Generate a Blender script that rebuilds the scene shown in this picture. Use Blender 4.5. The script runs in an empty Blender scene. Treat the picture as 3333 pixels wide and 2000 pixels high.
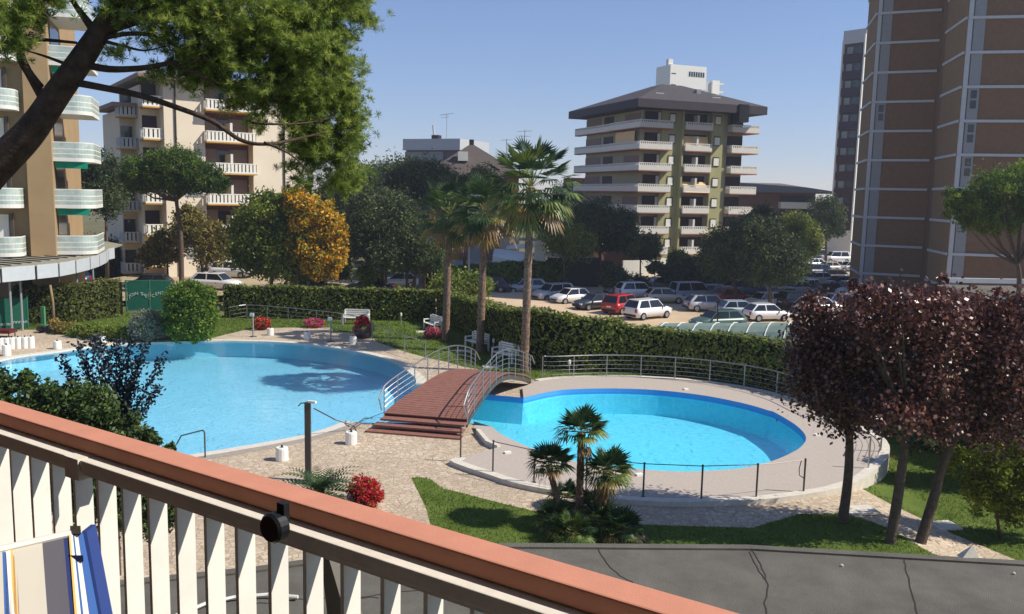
import bpy, math, random
import numpy as np
from mathutils import Vector, Matrix, geometry
random.seed(7); RNG = np.random.default_rng(7)
S = bpy.context.scene; COL = S.collection
rad = math.radians
# ---------------------------------------------------------------- camera, sky, sun, exposure
F_PX, PITCH, ROLL, CAM_H = 2790.0, math.atan(362/2790), 0.0218, 8.5
cd = bpy.data.cameras.new("camera"); cam = bpy.data.objects.new("camera", cd); COL.objects.link(cam)
cd.sensor_width = 36; cd.lens = F_PX/3333*36; cd.clip_start = 0.05; cd.clip_end = 4000
cam.matrix_world = Matrix.Translation((0, 0, CAM_H)) @ Matrix.Rotation(math.pi/2-PITCH, 4, 'X') @ Matrix.Rotation(ROLL, 4, 'Z')
S.camera = cam
SUN_EL, SUN_AZ = rad(44), rad(97)          # azimuth clockwise from +Y (the view direction)
W = bpy.data.worlds.new("World"); S.world = W; W.use_nodes = True
nt = W.node_tree; sky = nt.nodes.new('ShaderNodeTexSky'); sky.sky_type = 'NISHITA'; sky.sun_disc = False
sky.sun_elevation = SUN_EL; sky.sun_rotation = SUN_AZ; sky.altitude = 10; sky.air_density = 1.0; sky.dust_density = 0; sky.ozone_density = 10
bg = nt.nodes['Background']; bg.inputs['Strength'].default_value = 0.12
gm = nt.nodes.new('ShaderNodeGamma'); gm.inputs['Gamma'].default_value = .86; tn = nt.nodes.new('ShaderNodeMix'); tn.data_type = 'RGBA'; tn.blend_type = 'MULTIPLY'; tn.inputs[0].default_value = 1; tn.inputs[7].default_value = (.80, .67, .68, 1)
nt.links.new(sky.outputs[0], gm.inputs[0]); nt.links.new(gm.outputs[0], tn.inputs[6]); nt.links.new(tn.outputs[2], bg.inputs['Color'])
sd = bpy.data.lights.new("sun", 'SUN'); sd.energy = 3.0; sd.angle = rad(0.5); sd.color = (1.0, 0.93, 0.82)
so = bpy.data.objects.new("sun", sd); COL.objects.link(so)
SV = Vector((math.sin(SUN_AZ)*math.cos(SUN_EL), math.cos(SUN_AZ)*math.cos(SUN_EL), math.sin(SUN_EL)))
so.rotation_euler = SV.to_track_quat('Z', 'Y').to_euler(); so.location = SV*200
S.view_settings.view_transform = 'Standard'; S.view_settings.look = 'None'; S.view_settings.exposure = 1.0; S.view_settings.gamma = 1
S.cycles.max_bounces = 6; S.cycles.transparent_max_bounces = 12; S.cycles.diffuse_bounces = 3

# ---------------------------------------------------------------- helpers
def ray(px, py):
    u = (px-1666.5)/F_PX; v = -(py-1000)/F_PX; c, s = math.cos(ROLL), math.sin(ROLL)
    u, v = u*c-v*s, u*s+v*c
    return (u, math.cos(PITCH)+v*math.sin(PITCH), -math.sin(PITCH)+v*math.cos(PITCH))
def gp(px, py, z=0.0):
    "where the line of sight through a photo point meets the level z"
    d = ray(px, py); t = (z-CAM_H)/d[2]; return Vector((d[0]*t, d[1]*t, z))
def pt(px, py, D):
    "the point on that line of sight at distance D ahead"
    d = ray(px, py); t = D/d[1]; return Vector((d[0]*t, D, CAM_H+d[2]*t))
def lin(h, k=1.0):
    c = [int(h[i:i+2], 16)/255 for i in (0, 2, 4)]
    return tuple(k*(x/12.92 if x <= .04045 else ((x+.055)/1.055)**2.4) for x in c)
ORG = {}
def tag(o, label=None, cat=None, group=None, kind=None):
    if label: o['label'] = label
    if cat: o['category'] = cat
    if group: o['group'] = group
    if kind: o['kind'] = kind
    return o
def thing(name, label, cat, loc=(0, 0, 0), rz=0.0, group=None):
    o = bpy.data.objects.new(name, None); COL.objects.link(o); o.location = loc; o.rotation_euler = (0, 0, rz)
    o.empty_display_size = .2
    ORG[o.name] = Vector(loc) if rz == 0 else Vector((0, 0, 0))
    return tag(o, label, cat, group)
def link(name, me, mats, parent=None, smooth=False):
    o = bpy.data.objects.new(name, me); COL.objects.link(o)
    for m in (mats if isinstance(mats, (list, tuple)) else [mats]): me.materials.append(m)
    if smooth:
        me.polygons.foreach_set('use_smooth', [True]*len(me.polygons))
    if parent is not None:
        o.parent = parent; ORG[o.name] = ORG[parent.name]
    else: ORG[o.name] = Vector((0, 0, 0))
    return o
class MB:
    def __init__(s): s.v = []; s.f = []; s.m = []
    def add(s, vs, fs, m=0):
        k = len(s.v); s.v += [tuple(p) for p in vs]; s.f += [tuple(i+k for i in f) for f in fs]; s.m += [m]*len(fs); return s
    def box(s, c, d, rz=0.0, m=0):
        x, y, z = d[0]/2, d[1]/2, d[2]/2; ca, sa = math.cos(rz), math.sin(rz); vs = []
        for k in (-z, z):
            for a, b in ((-x, -y), (x, -y), (x, y), (-x, y)): vs.append((c[0]+a*ca-b*sa, c[1]+a*sa+b*ca, c[2]+k))
        return s.add(vs, [(3, 2, 1, 0), (4, 5, 6, 7), (0, 1, 5, 4), (1, 2, 6, 5), (2, 3, 7, 6), (3, 0, 4, 7)], m)
    def bx(s, x0, x1, y0, y1, z0, z1, m=0): return s.box(((x0+x1)/2, (y0+y1)/2, (z0+z1)/2), (x1-x0, y1-y0, z1-z0), 0, m)
    def hexa(s, p, m=0): return s.add(p, [(3, 2, 1, 0), (4, 5, 6, 7), (0, 1, 5, 4), (1, 2, 6, 5), (2, 3, 7, 6), (3, 0, 4, 7)], m)
    def bar(s, a, b, w, h, m=0):
        "rectangular bar from a to b, width w (level) and height h"
        a, b = Vector(a), Vector(b); t = (b-a).normalized(); n = t.cross(Vector((0, 0, 1)))
        if n.length < 1e-4: n = Vector((1, 0, 0))
        n.normalize(); u = n.cross(t); n *= w/2; u *= h/2
        return s.hexa([a-n-u, a+n-u, a+n+u, a-n+u, b-n-u, b+n-u, b+n+u, b-n+u], m)
    def tube(s, pts, r, n=8, m=0, cap=True):
        pts = [Vector(p) for p in pts]; k = len(pts); rs = r if isinstance(r, (list, tuple)) else [r]*k; vs = []; ref = None
        for i, p in enumerate(pts):
            t = (pts[min(i+1, k-1)]-pts[max(i-1, 0)]).normalized()
            if ref is None: ref = Vector((0, 0, 1)) if abs(t.z) < .9 else Vector((1, 0, 0))
            a = t.cross(ref).normalized(); b = a.cross(t).normalized(); ref = b
            for j in range(n):
                q = 2*math.pi*j/n; vs.append(p+(a*math.cos(q)+b*math.sin(q))*rs[i])
        fs = [(i*n+j, i*n+(j+1) % n, (i+1)*n+(j+1) % n, (i+1)*n+j) for i in range(k-1) for j in range(n)]
        if cap: fs += [tuple(range(n))[::-1], tuple(range((k-1)*n, k*n))]
        return s.add(vs, fs, m)
    def lathe(s, c, prof, n=12, m=0):
        vs = [(c[0]+r*math.cos(2*math.pi*j/n), c[1]+r*math.sin(2*math.pi*j/n), c[2]+z) for r, z in prof for j in range(n)]
        fs = [(i*n+j, i*n+(j+1) % n, (i+1)*n+(j+1) % n, (i+1)*n+j) for i in range(len(prof)-1) for j in range(n)]
        fs += [tuple(range(n))[::-1], tuple(range((len(prof)-1)*n, len(prof)*n))]
        return s.add(vs, fs, m)
    def prism(s, poly, z0, z1, m=0, top=True, bot=True, side=True):
        n = len(poly); P = [(p[0], p[1]) for p in poly]
        if sum(P[i][0]*P[(i+1) % n][1]-P[(i+1) % n][0]*P[i][1] for i in range(n)) < 0: P = P[::-1]
        vs = [(x, y, z0) for x, y in P]+[(x, y, z1) for x, y in P]; fs = []
        tr = geometry.tessellate_polygon([[Vector((x, y, 0)) for x, y in P]])
        def up(t):
            a, b, c = (P[i] for i in t); return (b[0]-a[0])*(c[1]-a[1])-(b[1]-a[1])*(c[0]-a[0]) > 0
        for t in tr:
            t = tuple(t) if up(t) else tuple(t)[::-1]
            if top: fs.append(tuple(i+n for i in t))
            if bot: fs.append(t[::-1])
        if side: fs += [(i, (i+1) % n, (i+1) % n+n, i+n) for i in range(n)]
        return s.add(vs, fs, m)
    def build(s, name, mats, parent=None, smooth=False):
        me = bpy.data.meshes.new(name); o = ORG[parent.name] if parent is not None else Vector((0, 0, 0))
        me.from_pydata([(x-o.x, y-o.y, z-o.z) for x, y, z in s.v], [], s.f)
        ob = link(name, me, mats, parent, smooth)
        if any(s.m): me.polygons.foreach_set('material_index', s.m)
        me.update(); return ob
def dup(o, loc=None, rz=None, label=None, parent=None, color=None, scale=None):
    c = o.copy(); COL.objects.link(c)
    if parent is not None: c.parent = parent
    if loc is not None: c.location = loc
    if rz is not None: c.rotation_euler = (0, 0, rz)
    if scale is not None: c.scale = scale
    if label: c['label'] = label
    if color: c.color = color
    for ch in o.children: dup(ch, parent=c, color=color)
    return c
def paint_tree(o, color):
    o.color = color
    for ch in o.children: paint_tree(ch, color)
def inpoly(P, q):
    x, y = q[0], q[1]; r = False; n = len(P)
    for i in range(n):
        (x1, y1), (x2, y2) = P[i][:2], P[(i+1) % n][:2]
        if (y1 > y) != (y2 > y) and x < (x2-x1)*(y-y1)/(y2-y1)+x1: r = not r
    return r
def sheet(name, outer, holes, zf, step, mat, maxr=None):
    "level-following sheet with holes: constrained triangulation, then height from zf"
    pts = []; edges = []
    for L in [outer]+holes:
        k = len(pts); n = len(L); q = []
        for i in range(n):
            a, b = Vector(L[i][:2]), Vector(L[(i+1) % n][:2]); m = max(1, int((b-a).length/step/1.5))
            q += [a.lerp(b, j/m) for j in range(m)]
        pts += q; edges += [(k+i, k+(i+1) % len(q)) for i in range(len(q))]
    xs = [p[0] for p in outer]; ys = [p[1] for p in outer]
    x = min(xs)+step/2
    while x < max(xs):
        y = min(ys)+step/2
        while y < max(ys):
            q = (x+random.uniform(-.1, .1)*step, y+random.uniform(-.1, .1)*step)
            if inpoly(outer, q) and not any(inpoly(h, q) for h in holes): pts.append(Vector(q))
            y += step
        x += step
    V, E, Fc = geometry.delaunay_2d_cdt([Vector(p) for p in pts], edges, [], 0, 1e-5)[:3]
    fs = []
    for f in Fc:
        c = (V[f[0]]+V[f[1]]+V[f[2]])/3
        if inpoly(outer, c) and not any(inpoly(h, c) for h in holes):
            a, b, d = V[f[0]], V[f[1]], V[f[2]]
            fs.append(tuple(f) if (b-a).cross(d-a) > 0 else tuple(f)[::-1])
    b = MB(); b.add([(v.x, v.y, zf(v.x, v.y)) for v in V], fs); return b.build(name, mat)
def smooth_line(P, n=6, closed=False):
    P = [Vector(p) for p in P]; N = len(P); out = []
    rng = range(N) if closed else range(N-1)
    for i in rng:
        g = lambda k: P[k % N] if closed else P[max(0, min(N-1, k))]
        a, b, c, d = g(i-1), g(i), g(i+1), g(i+2)
        for j in range(n):
            t = j/n; out.append(.5*((2*b)+(c-a)*t+(2*a-5*b+4*c-d)*t*t+(3*b-a-3*c+d)*t**3))
    if not closed: out.append(P[-1])
    return out
def offset(P, w, closed=False):
    n = len(P); out = []
    for i, p in enumerate(P):
        a = P[(i-1) % n] if closed or i > 0 else p; b = P[(i+1) % n] if closed or i < n-1 else p
        t = Vector((b[0]-a[0], b[1]-a[1])).normalized(); out.append(Vector((p[0]-t.y*w, p[1]+t.x*w, p[2] if len(p) > 2 else 0)))
    return out
def strip(mb, P, w0, w1, z0, z1, m=0, zf=None):
    A = offset(P, w0); B = offset(P, w1); n = len(P); vs = []
    for a, b in zip(A, B):
        za = zf(a.x, a.y) if zf else 0; zb = zf(b.x, b.y) if zf else 0
        vs += [(a.x, a.y, z0+za), (b.x, b.y, z0+zb), (b.x, b.y, z1+zb), (a.x, a.y, z1+za)]
    fs = []
    for i in range(n-1):
        k = 4*i; fs += [(k+3, k+2, k+6, k+7), (k+1, k+5, k+6, k+2), (k, k+3, k+7, k+4)]
    fs += [(0, 1, 2, 3), (4*n-1, 4*n-2, 4*n-3, 4*n-4)]
    mb.add(vs, fs, m); return mb
# ---------------------------------------------------------------- materials
def mat(name, col, rough=.7, spec=.3, metal=0, var=.12, vs=3.0, bump=0, bs=30, col2=None, alpha=None, coat=0):
    m = bpy.data.materials.new(name); m.use_nodes = True; t = m.node_tree; N = t.nodes; L = t.links; p = N['Principled BSDF']
    p.inputs['Roughness'].default_value = rough; p.inputs['Specular IOR Level'].default_value = spec; p.inputs['Metallic'].default_value = metal
    p.inputs['Coat Weight'].default_value = coat
    col = lin(col) if isinstance(col, str) else col
    tc = N.new('ShaderNodeTexCoord')
    if var or col2:
        n = N.new('ShaderNodeTexNoise'); n.inputs['Scale'].default_value = vs; n.inputs['Detail'].default_value = 6; n.inputs['Roughness'].default_value = .65
        L.new(tc.outputs['Object'], n.inputs['Vector']); r = N.new('ShaderNodeValToRGB'); L.new(n.outputs['Fac'], r.inputs['Fac'])
        c2 = (lin(col2) if isinstance(col2, str) else col2) if col2 else tuple(c*(1+var) for c in col)
        c1 = col if col2 else tuple(c*(1-var) for c in col)
        r.color_ramp.elements[0].position = .3; r.color_ramp.elements[1].position = .7
        r.color_ramp.elements[0].color = (*c1, 1); r.color_ramp.elements[1].color = (*c2, 1); L.new(r.outputs['Color'], p.inputs['Base Color'])
    else: p.inputs['Base Color'].default_value = (*col, 1)
    if bump:
        n2 = N.new('ShaderNodeTexNoise'); n2.inputs['Scale'].default_value = bs; n2.inputs['Detail'].default_value = 5; L.new(tc.outputs['Object'], n2.inputs['Vector'])
        b = N.new('ShaderNodeBump'); b.inputs['Strength'].default_value = bump; b.inputs['Distance'].default_value = .02
        L.new(n2.outputs['Fac'], b.inputs['Height']); L.new(b.outputs['Normal'], p.inputs['Normal'])
    return m
def foliage(name, stops, trans=.3, rough=.55, spec=.25):
    "leaf colour runs over stops by each leaf's own tone"
    m = bpy.data.materials.new(name); m.use_nodes = True; t = m.node_tree; N = t.nodes; L = t.links; p = N['Principled BSDF']
    p.inputs['Roughness'].default_value = rough; p.inputs['Specular IOR Level'].default_value = spec
    a = N.new('ShaderNodeAttribute'); a.attribute_name = 'tone'; r = N.new('ShaderNodeValToRGB'); L.new(a.outputs['Fac'], r.inputs['Fac'])
    e = r.color_ramp.elements; k = len(stops)
    while len(e) < k: e.new(.5)
    for i, c in enumerate(stops): e[i].position = i/(k-1); e[i].color = (*(lin(c) if isinstance(c, str) else c), 1)
    L.new(r.outputs['Color'], p.inputs['Base Color'])
    tr = N.new('ShaderNodeBsdfTranslucent'); L.new(r.outputs['Color'], tr.inputs['Color']); mx = N.new('ShaderNodeMixShader'); mx.inputs[0].default_value = trans
    L.new(p.outputs[0], mx.inputs[1]); L.new(tr.outputs[0], mx.inputs[2]); L.new(mx.outputs[0], N['Material Output'].inputs['Surface']); return m
def paving(name, c1, c2, mortar, scale, width=.05, rnd=1.0, bump=.4):
    m = bpy.data.materials.new(name); m.use_nodes = True; t = m.node_tree; N = t.nodes; L = t.links; p = N['Principled BSDF']
    p.inputs['Roughness'].default_value = .8; p.inputs['Specular IOR Level'].default_value = .2
    tc = N.new('ShaderNodeTexCoord'); v = N.new('ShaderNodeTexVoronoi'); v.inputs['Scale'].default_value = scale; v.inputs['Randomness'].default_value = rnd
    e = N.new('ShaderNodeTexVoronoi'); e.feature = 'DISTANCE_TO_EDGE'; e.inputs['Scale'].default_value = scale; e.inputs['Randomness'].default_value = rnd
    for q in (v, e): L.new(tc.outputs['Object'], q.inputs['Vector'])
    bw = N.new('ShaderNodeSeparateColor'); L.new(v.outputs['Color'], bw.inputs[0]); r = N.new('ShaderNodeValToRGB'); L.new(bw.outputs[0], r.inputs['Fac'])
    r.color_ramp.elements[0].color = (*lin(c1), 1); r.color_ramp.elements[1].color = (*lin(c2), 1)
    n = N.new('ShaderNodeTexNoise'); n.inputs['Scale'].default_value = .35; n.inputs['Detail'].default_value = 5; L.new(tc.outputs['Object'], n.inputs['Vector'])
    mr = N.new('ShaderNodeMapRange'); mr.inputs['From Min'].default_value = .3; mr.inputs['From Max'].default_value = .7; mr.inputs['To Min'].default_value = .82; mr.inputs['To Max'].default_value = 1.05
    L.new(n.outputs['Fac'], mr.inputs['Value'])
    mu = N.new('ShaderNodeMix'); mu.data_type = 'RGBA'; mu.blend_type = 'MULTIPLY'; mu.inputs[0].default_value = 1; L.new(r.outputs['Color'], mu.inputs[6]); L.new(mr.outputs[0], mu.inputs[7])
    s = N.new('ShaderNodeMapRange'); s.inputs['From Min'].default_value = width*.5; s.inputs['From Max'].default_value = width; L.new(e.outputs['Distance'], s.inputs['Value'])
    mx = N.new('ShaderNodeMix'); mx.data_type = 'RGBA'; L.new(s.outputs[0], mx.inputs[0]); mx.inputs[6].default_value = (*lin(mortar), 1); L.new(mu.outputs[2], mx.inputs[7])
    L.new(mx.outputs[2], p.inputs['Base Color'])
    b = N.new('ShaderNodeBump'); b.inputs['Strength'].default_value = bump; b.inputs['Distance'].default_value = .02; L.new(s.outputs[0], b.inputs['Height']); L.new(b.outputs['Normal'], p.inputs['Normal'])
    return m
M = {}
M['terrace'] = paving('crazy_paving', 'b6a48d', 'cdbda6', 'a08f79', 5.5, .07)
M['deck'] = mat('deck_stone', 'b0a59a', .85, .2, var=.10, vs=14, bump=.15, bs=60)
M['kerb'] = mat('kerb_stone', 'cdc6b8', .8, .2, var=.12, vs=5)
M['coping'] = mat('coping_stone', '9c9388', .7, .3, var=.12, vs=6)
M['lawn'] = mat('lawn_grass', lin('4a5c22'), .9, .1, var=.3, vs=1.1, bump=.9, bs=18, col2=lin('66763a'))
M['terrain'] = mat('dry_ground', '6b6748', .95, .1, var=.3, vs=.15)
M['lot'] = mat('gravel_lot', 'c0aa8e', .95, .1, var=.12, vs=.25, bump=.2)
M['road'] = mat('road_asphalt', 'a6977c', .9, .1, var=.12, vs=.3)
M['white'] = mat('white_paint', 'dcdad0', .55, .3, var=.05, vs=2)
M['whitew'] = mat('white_plaster', 'd6cfc4', .8, .2, var=.08, vs=.6)
M['steel'] = mat('brushed_steel', 'a8a8a8', .35, .5, .85, var=.08, vs=4)
M['dsteel'] = mat('dark_steel', '57534e', .45, .4, .5, var=.1, vs=4)
M['wood'] = mat('deck_wood', '8a6054', .7, .2, var=.15, vs=6, bump=.1)
M['woodd'] = mat('wood_side', '54332b', .8, .2, var=.15, vs=6)
M['bark'] = mat('bark', '61544a', .95, .1, var=.35, vs=8, bump=1.0, bs=18)
M['barkd'] = mat('pine_bark', '4c4037', .95, .1, var=.45, vs=7, bump=1.0, bs=22)
M['palmbark'] = mat('palm_bark', '4a372c', .95, .1, var=.4, vs=9, bump=1.0, bs=14, col2='a08672')
M['black'] = mat('black_plastic', '15161a', .4, .4, var=0)
M['glass'] = mat('dark_glass', '20252c', .12, .6, var=0)
M['roofbit'] = mat('bitumen_roof', '6a675f', .95, .15, var=.2, vs=1.4, bump=.9, bs=90)
def facing(name, c, c2, k=.5): return mat(name, c, .85, .15, var=.1, col2=c2, vs=k)
# ---------------------------------------------------------------- ground levels
def sstep(x, a, b):
    t = max(0.0, min(1.0, (x-a)/(b-a))); return t*t*(3-2*t)
def g(x, y): return -.5*sstep(x, 9.6, 12.6)*(1-sstep(y, 33, 37))
def zo(x, y): return -.6-1.2*max(0, min(1, (x+18)/20))
def G(px, py, z=0): return gp(px, py, z)
DECK = .12
big = [gp(*p, 0) for p in [(1540, 1289), (1384, 1251), (1382, 1233), (1357, 1211), (1317, 1182), (1255, 1160), (1164, 1140), (1080, 1127), (982, 1116), (880, 1110), (800, 1108), (695, 1107), (473, 1114), (313, 1124), (182, 1142), (0, 1168), (-200, 1225), (-290, 1320), (-180, 1430), (100, 1530), (420, 1533), (700, 1492), (800, 1475), (909, 1456), (1018, 1434), (1109, 1408), (1182, 1380), (1300, 1380), (1542, 1382)]]
small = [gp(*p, DECK) for p in [(1600, 1389), (1636, 1416), (1720, 1455), (1830, 1492), (1950, 1515), (2073, 1527), (2219, 1535), (2364, 1529), (2433, 1521), (2494, 1507), (2554, 1485), (2607, 1455), (2623, 1422), (2590, 1384), (2524, 1344), (2500, 1336), (2419, 1313), (2292, 1288), (2146, 1271), (2000, 1265), (1855, 1268), (1782, 1277), (1704, 1295)]]
pool = smooth_line(big[1:27], 8)[:]
pool = [big[0]]+pool+big[27:]+smooth_line(small, 8)
pool2 = [(p.x, p.y) for p in pool]
# deck of the round pool: outer edge clockwise in the photo from the left kerb to the top left
dk = [gp(*p, DECK) for p in [(1553, 1402), (1585, 1440), (1622, 1456), (1502, 1491), (1480, 1502), (1540, 1524), (1600, 1543), (1673, 1567), (1782, 1590), (1920, 1612), (2073, 1626), (2219, 1631), (2364, 1628), (2480, 1622), (2594, 1608), (2700, 1590), (2784, 1562), (2829, 1529), (2869, 1494), (2879, 1452), (2850, 1418), (2780, 1385), (2688, 1350), (2579, 1301), (2445, 1266), (2267, 1240), (2089, 1228), (1950, 1226), (1813, 1231), (1747, 1239)]]
dko = dk[:4]+smooth_line(dk[4:], 4)
deckpoly = dko+[gp(1700, 1262, DECK), gp(1704, 1295, DECK)]+list(reversed(smooth_line(small, 8)))[1:]+[gp(1545, 1384, DECK)]
# compound (inside the hedges)
comp = [(-60, -12), (-60, 57), (-27.3, 58.3), (-23, 58.6), (-19.6, 57.6), (-4.6, 58.0), (-2.6, 54.5), (-.2, 47.5), (2.1, 42.3), (6, 42.6), (9.5, 41.6), (12.3, 39.4), (14.5, 36.6), (16, 33.4), (17, 30), (20, 26), (26, 21), (34, 12), (34, -12)]
ter = [gp(*p).to_2d() for p in [(-250, 1080), (0, 1082), (49, 1075), (113, 1074), (162, 1085), (210, 1092), (252, 1103), (307, 1107), (400, 1110), (680, 1104), (725, 1092), (765, 1083), (800, 1074), (870, 1069), (938, 1067), (1078, 1067), (1085, 1080), (1180, 1086), (1215, 1100), (1222, 1112), (1317, 1146), (1400, 1168), (1455, 1179), (1502, 1193), (1637, 1218), (1700, 1228), (1752, 1240)]]
ter += [p.to_2d() for p in [gp(1850, 1236, 0), gp(2089, 1236, 0), gp(2267, 1248, 0), gp(2445, 1275), gp(2579, 1310), gp(2690, 1362), gp(2770, 1392), gp(2825, 1440), gp(2800, 1520), gp(2760, 1560, -.3), gp(2730, 1590, -.35)]]
ter += [gp(*p, -.4).to_2d() for p in [(2780, 1603), (2900, 1652), (3010, 1690), (3100, 1728), (3333, 1822), (3650, 1960), (3650, 2120), (3420, 1990), (3100, 1862)]]
ter += [gp(*p, -.25).to_2d() for p in [(3000, 1800), (2900, 1748), (2840, 1728), (2790, 1712), (2735, 1702), (2600, 1702)]]
ter += [gp(*p).to_2d() for p in [(2450, 1718), (2200, 1712), (2000, 1704), (1760, 1668), (1690, 1652), (1620, 1636), (1500, 1604), (1440, 1590), (1400, 1560), (1365, 1553), (1338, 1556), (1360, 1600), (1385, 1650), (1400, 1705), (1390, 1760), (1330, 1850)]]
ter += [Vector((-3.2, 13)), Vector((-11, 13)), Vector((-14, 20)), Vector((-22, 22)), Vector((-36, 30)), Vector((-38, 46))]
terrace_hole = [p for p in ter]
def tag_s(o): return tag(o, kind='structure')
tag_s(sheet('terrain', [(-500, -60), (-500, 1500), (600, 1500), (600, -60)], [comp], lambda x, y: zo(x, y)-.5, 30, M['terrain']))
tag_s(sheet('lawn', comp, [ter], lambda x, y: g(x, y), 1.6, M['lawn']))
tag_s(sheet('terrace', ter, [pool2], lambda x, y: g(x, y), 1.6, M['terrace']))
b = MB(); b.prism(deckpoly, -.7, DECK, side=False, bot=False); tag_s(b.build('pool_deck', M['deck']))
b = MB(); strip(b, dko[3:], -.16, .14, -.66, DECK+.03); strip(b, [dk[0], dk[1], dk[2]], -.05, .10, -.3, DECK+.06); tag_s(b.build('deck_kerb', M['kerb']))
# coping of the large pool
bl = smooth_line(big[1:27], 8); b = MB(); n = len(bl)
strip(b, [Vector((p.x, p.y, 0)) for p in bl[:116]], .42, -.02, -.05, .03)
tag_s(b.build('pool_coping', M['kerb']))
b = MB(); strip(b, [Vector((p.x, p.y, 0)) for p in bl[115:]], .34, -.02, -.05, .03); tag_s(b.build('pool_coping', M['coping']))
b = MB(); strip(b, [Vector((p.x, p.y, 0)) for p in bl[120:]], .78, .345, -.03, .012); tag_s(b.build('terrace_border', M['kerb']))
# basin and water
WZ = -.04
def tile(name, c, c2, sc=30):
    m = paving(name, c, c2, c2, sc, .02, .0, .05); return m
M['basin'] = mat('basin_lining', 'a6dcf2', .6, .3, var=.05, vs=.8); M['basin2'] = mat('deep_lining', '79e3f8', .6, .3, var=.09, vs=5)  # mottled tone of the deep lining stands in for dappled light
M['wall_tile'] = mat('rim_tile', '3f92d4', .4, .4, var=.03, vs=3)
wv = bpy.data.materials.new('pool_water'); wv.use_nodes = True; t = wv.node_tree; N = t.nodes; N.remove(N['Principled BSDF'])
tr = N.new('ShaderNodeBsdfTransparent'); tr.inputs[0].default_value = (.78, .95, .99, 1); gl = N.new('ShaderNodeBsdfGlossy'); gl.inputs['Roughness'].default_value = .04
fr = N.new('ShaderNodeFresnel'); fr.inputs[0].default_value = 1.33; mx = N.new('ShaderNodeMixShader'); bp = N.new('ShaderNodeBump'); bp.inputs['Strength'].default_value = .35; bp.inputs['Distance'].default_value = .03
tc = N.new('ShaderNodeTexCoord'); nz = N.new('ShaderNodeTexNoise'); nz.inputs['Scale'].default_value = 2.6; nz.inputs['Detail'].default_value = 4; nz.inputs['Distortion'].default_value = 1.2
t.links.new(tc.outputs['Object'], nz.inputs['Vector']); t.links.new(nz.outputs['Fac'], bp.inputs['Height'])
for q in (fr, gl): t.links.new(bp.outputs['Normal'], q.inputs['Normal'])
t.links.new(fr.outputs[0], mx.inputs[0]); t.links.new(tr.outputs[0], mx.inputs[1]); t.links.new(gl.outputs[0], mx.inputs[2]); t.links.new(mx.outputs[0], N['Material Output'].inputs['Surface'])
b = MB(); b.prism(pool2, WZ, WZ, side=False, bot=False); tag_s(b.build('pool_water', wv))
# split the basins where the channel meets the round pool
def basin(name, poly, zb, mat_, zt=.0):
    n = len(poly); P = [(p[0], p[1]) for p in poly]
    ccw = sum(P[i][0]*P[(i+1) % n][1]-P[(i+1) % n][0]*P[i][1] for i in range(n)) > 0
    if not ccw: P = P[::-1]
    b = MB(); b.prism(P, zb, zb, side=False, bot=False)
    tag_s(b.build(name+'_floor', mat_))
npb = len([big[0]])+len(bl)+2
pb = [Vector((p.x, p.y)) for p in pool[:npb]]; ps = [Vector((p.x, p.y)) for p in pool[npb:]]
basin('large_pool', pb, -.95, M['basin']); basin('round_pool', [pb[-1]]+ps+[pb[0]], -.98, M['basin2'])
b = MB(); P = [Vector((p[0], p[1], 0)) for p in pool2]; n = len(P); sg = 1 if sum(P[i].x*P[(i+1) % n].y-P[(i+1) % n].x*P[i].y for i in range(n)) > 0 else -1
P1 = offset(P, sg*.035, True); P2 = offset(P, sg*.34, True)      # the walls lean: they batter inwards towards the floor
for i in range(n):
    k = (i+1) % n; a, c, a1, c1, a2, c2 = P[i], P[k], P1[i], P1[k], P2[i], P2[k]; top = .028 if i < npb-1 and i > 0 else DECK-.002; m = 1 if (i < npb-1) else 2
    b.add([(a2.x, a2.y, -1.4), (c2.x, c2.y, -1.4), (c1.x, c1.y, -.12), (a1.x, a1.y, -.12)], [(0, 1, 2, 3)], m)
    b.add([(a1.x, a1.y, -.12), (c1.x, c1.y, -.12), (c.x, c.y, top), (a.x, a.y, top)], [(0, 1, 2, 3)], 0)
tag_s(b.build('pool_wall', [M['wall_tile'], M['basin'], M['basin2']]))
# shallow bench under water along the near side of the large pool
nb = [Vector((p.x, p.y, 0)) for p in bl[132:]]; b = MB(); strip(b, nb, -.02, -2.6, -.94, -.84)
M['bench'] = mat('bench_lining', '5aaad4', .6, .3, var=.05); tag_s(b.build('pool_ledge', M['bench']))
# skimmers and drains seen as dark slots
# roads and the car park (sheets a few millimetres over the ground)
lot = [gp(*p, -1.8).to_2d() for p in [(1280, 1015), (1420, 985), (1500, 962), (1560, 938), (1590, 932), (1900, 925), (1950, 915), (2200, 882), (2380, 862), (2500, 840), (2600, 812), (2640, 805), (2720, 805), (2800, 835), (2830, 900), (3000, 960), (3300, 1000), (3500, 1200), (2500, 1300), (1950, 1200), (1300, 1060)]]
tag_s(sheet('parking_ground', lot, [comp], lambda x, y: zo(x, y)+.03, 12, M['lot']))
rdp = [gp(*p, -.7).to_2d() for p in [(-100, 950), (200, 935), (400, 905), (600, 880), (760, 862), (830, 885), (960, 900), (1180, 915), (1420, 930), (1560, 955), (1480, 975), (1300, 962), (900, 955), (600, 975), (100, 1000)]]
tag_s(sheet('road', rdp, [comp], lambda x, y: zo(x, y)+.035, 8, M['road']))
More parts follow.
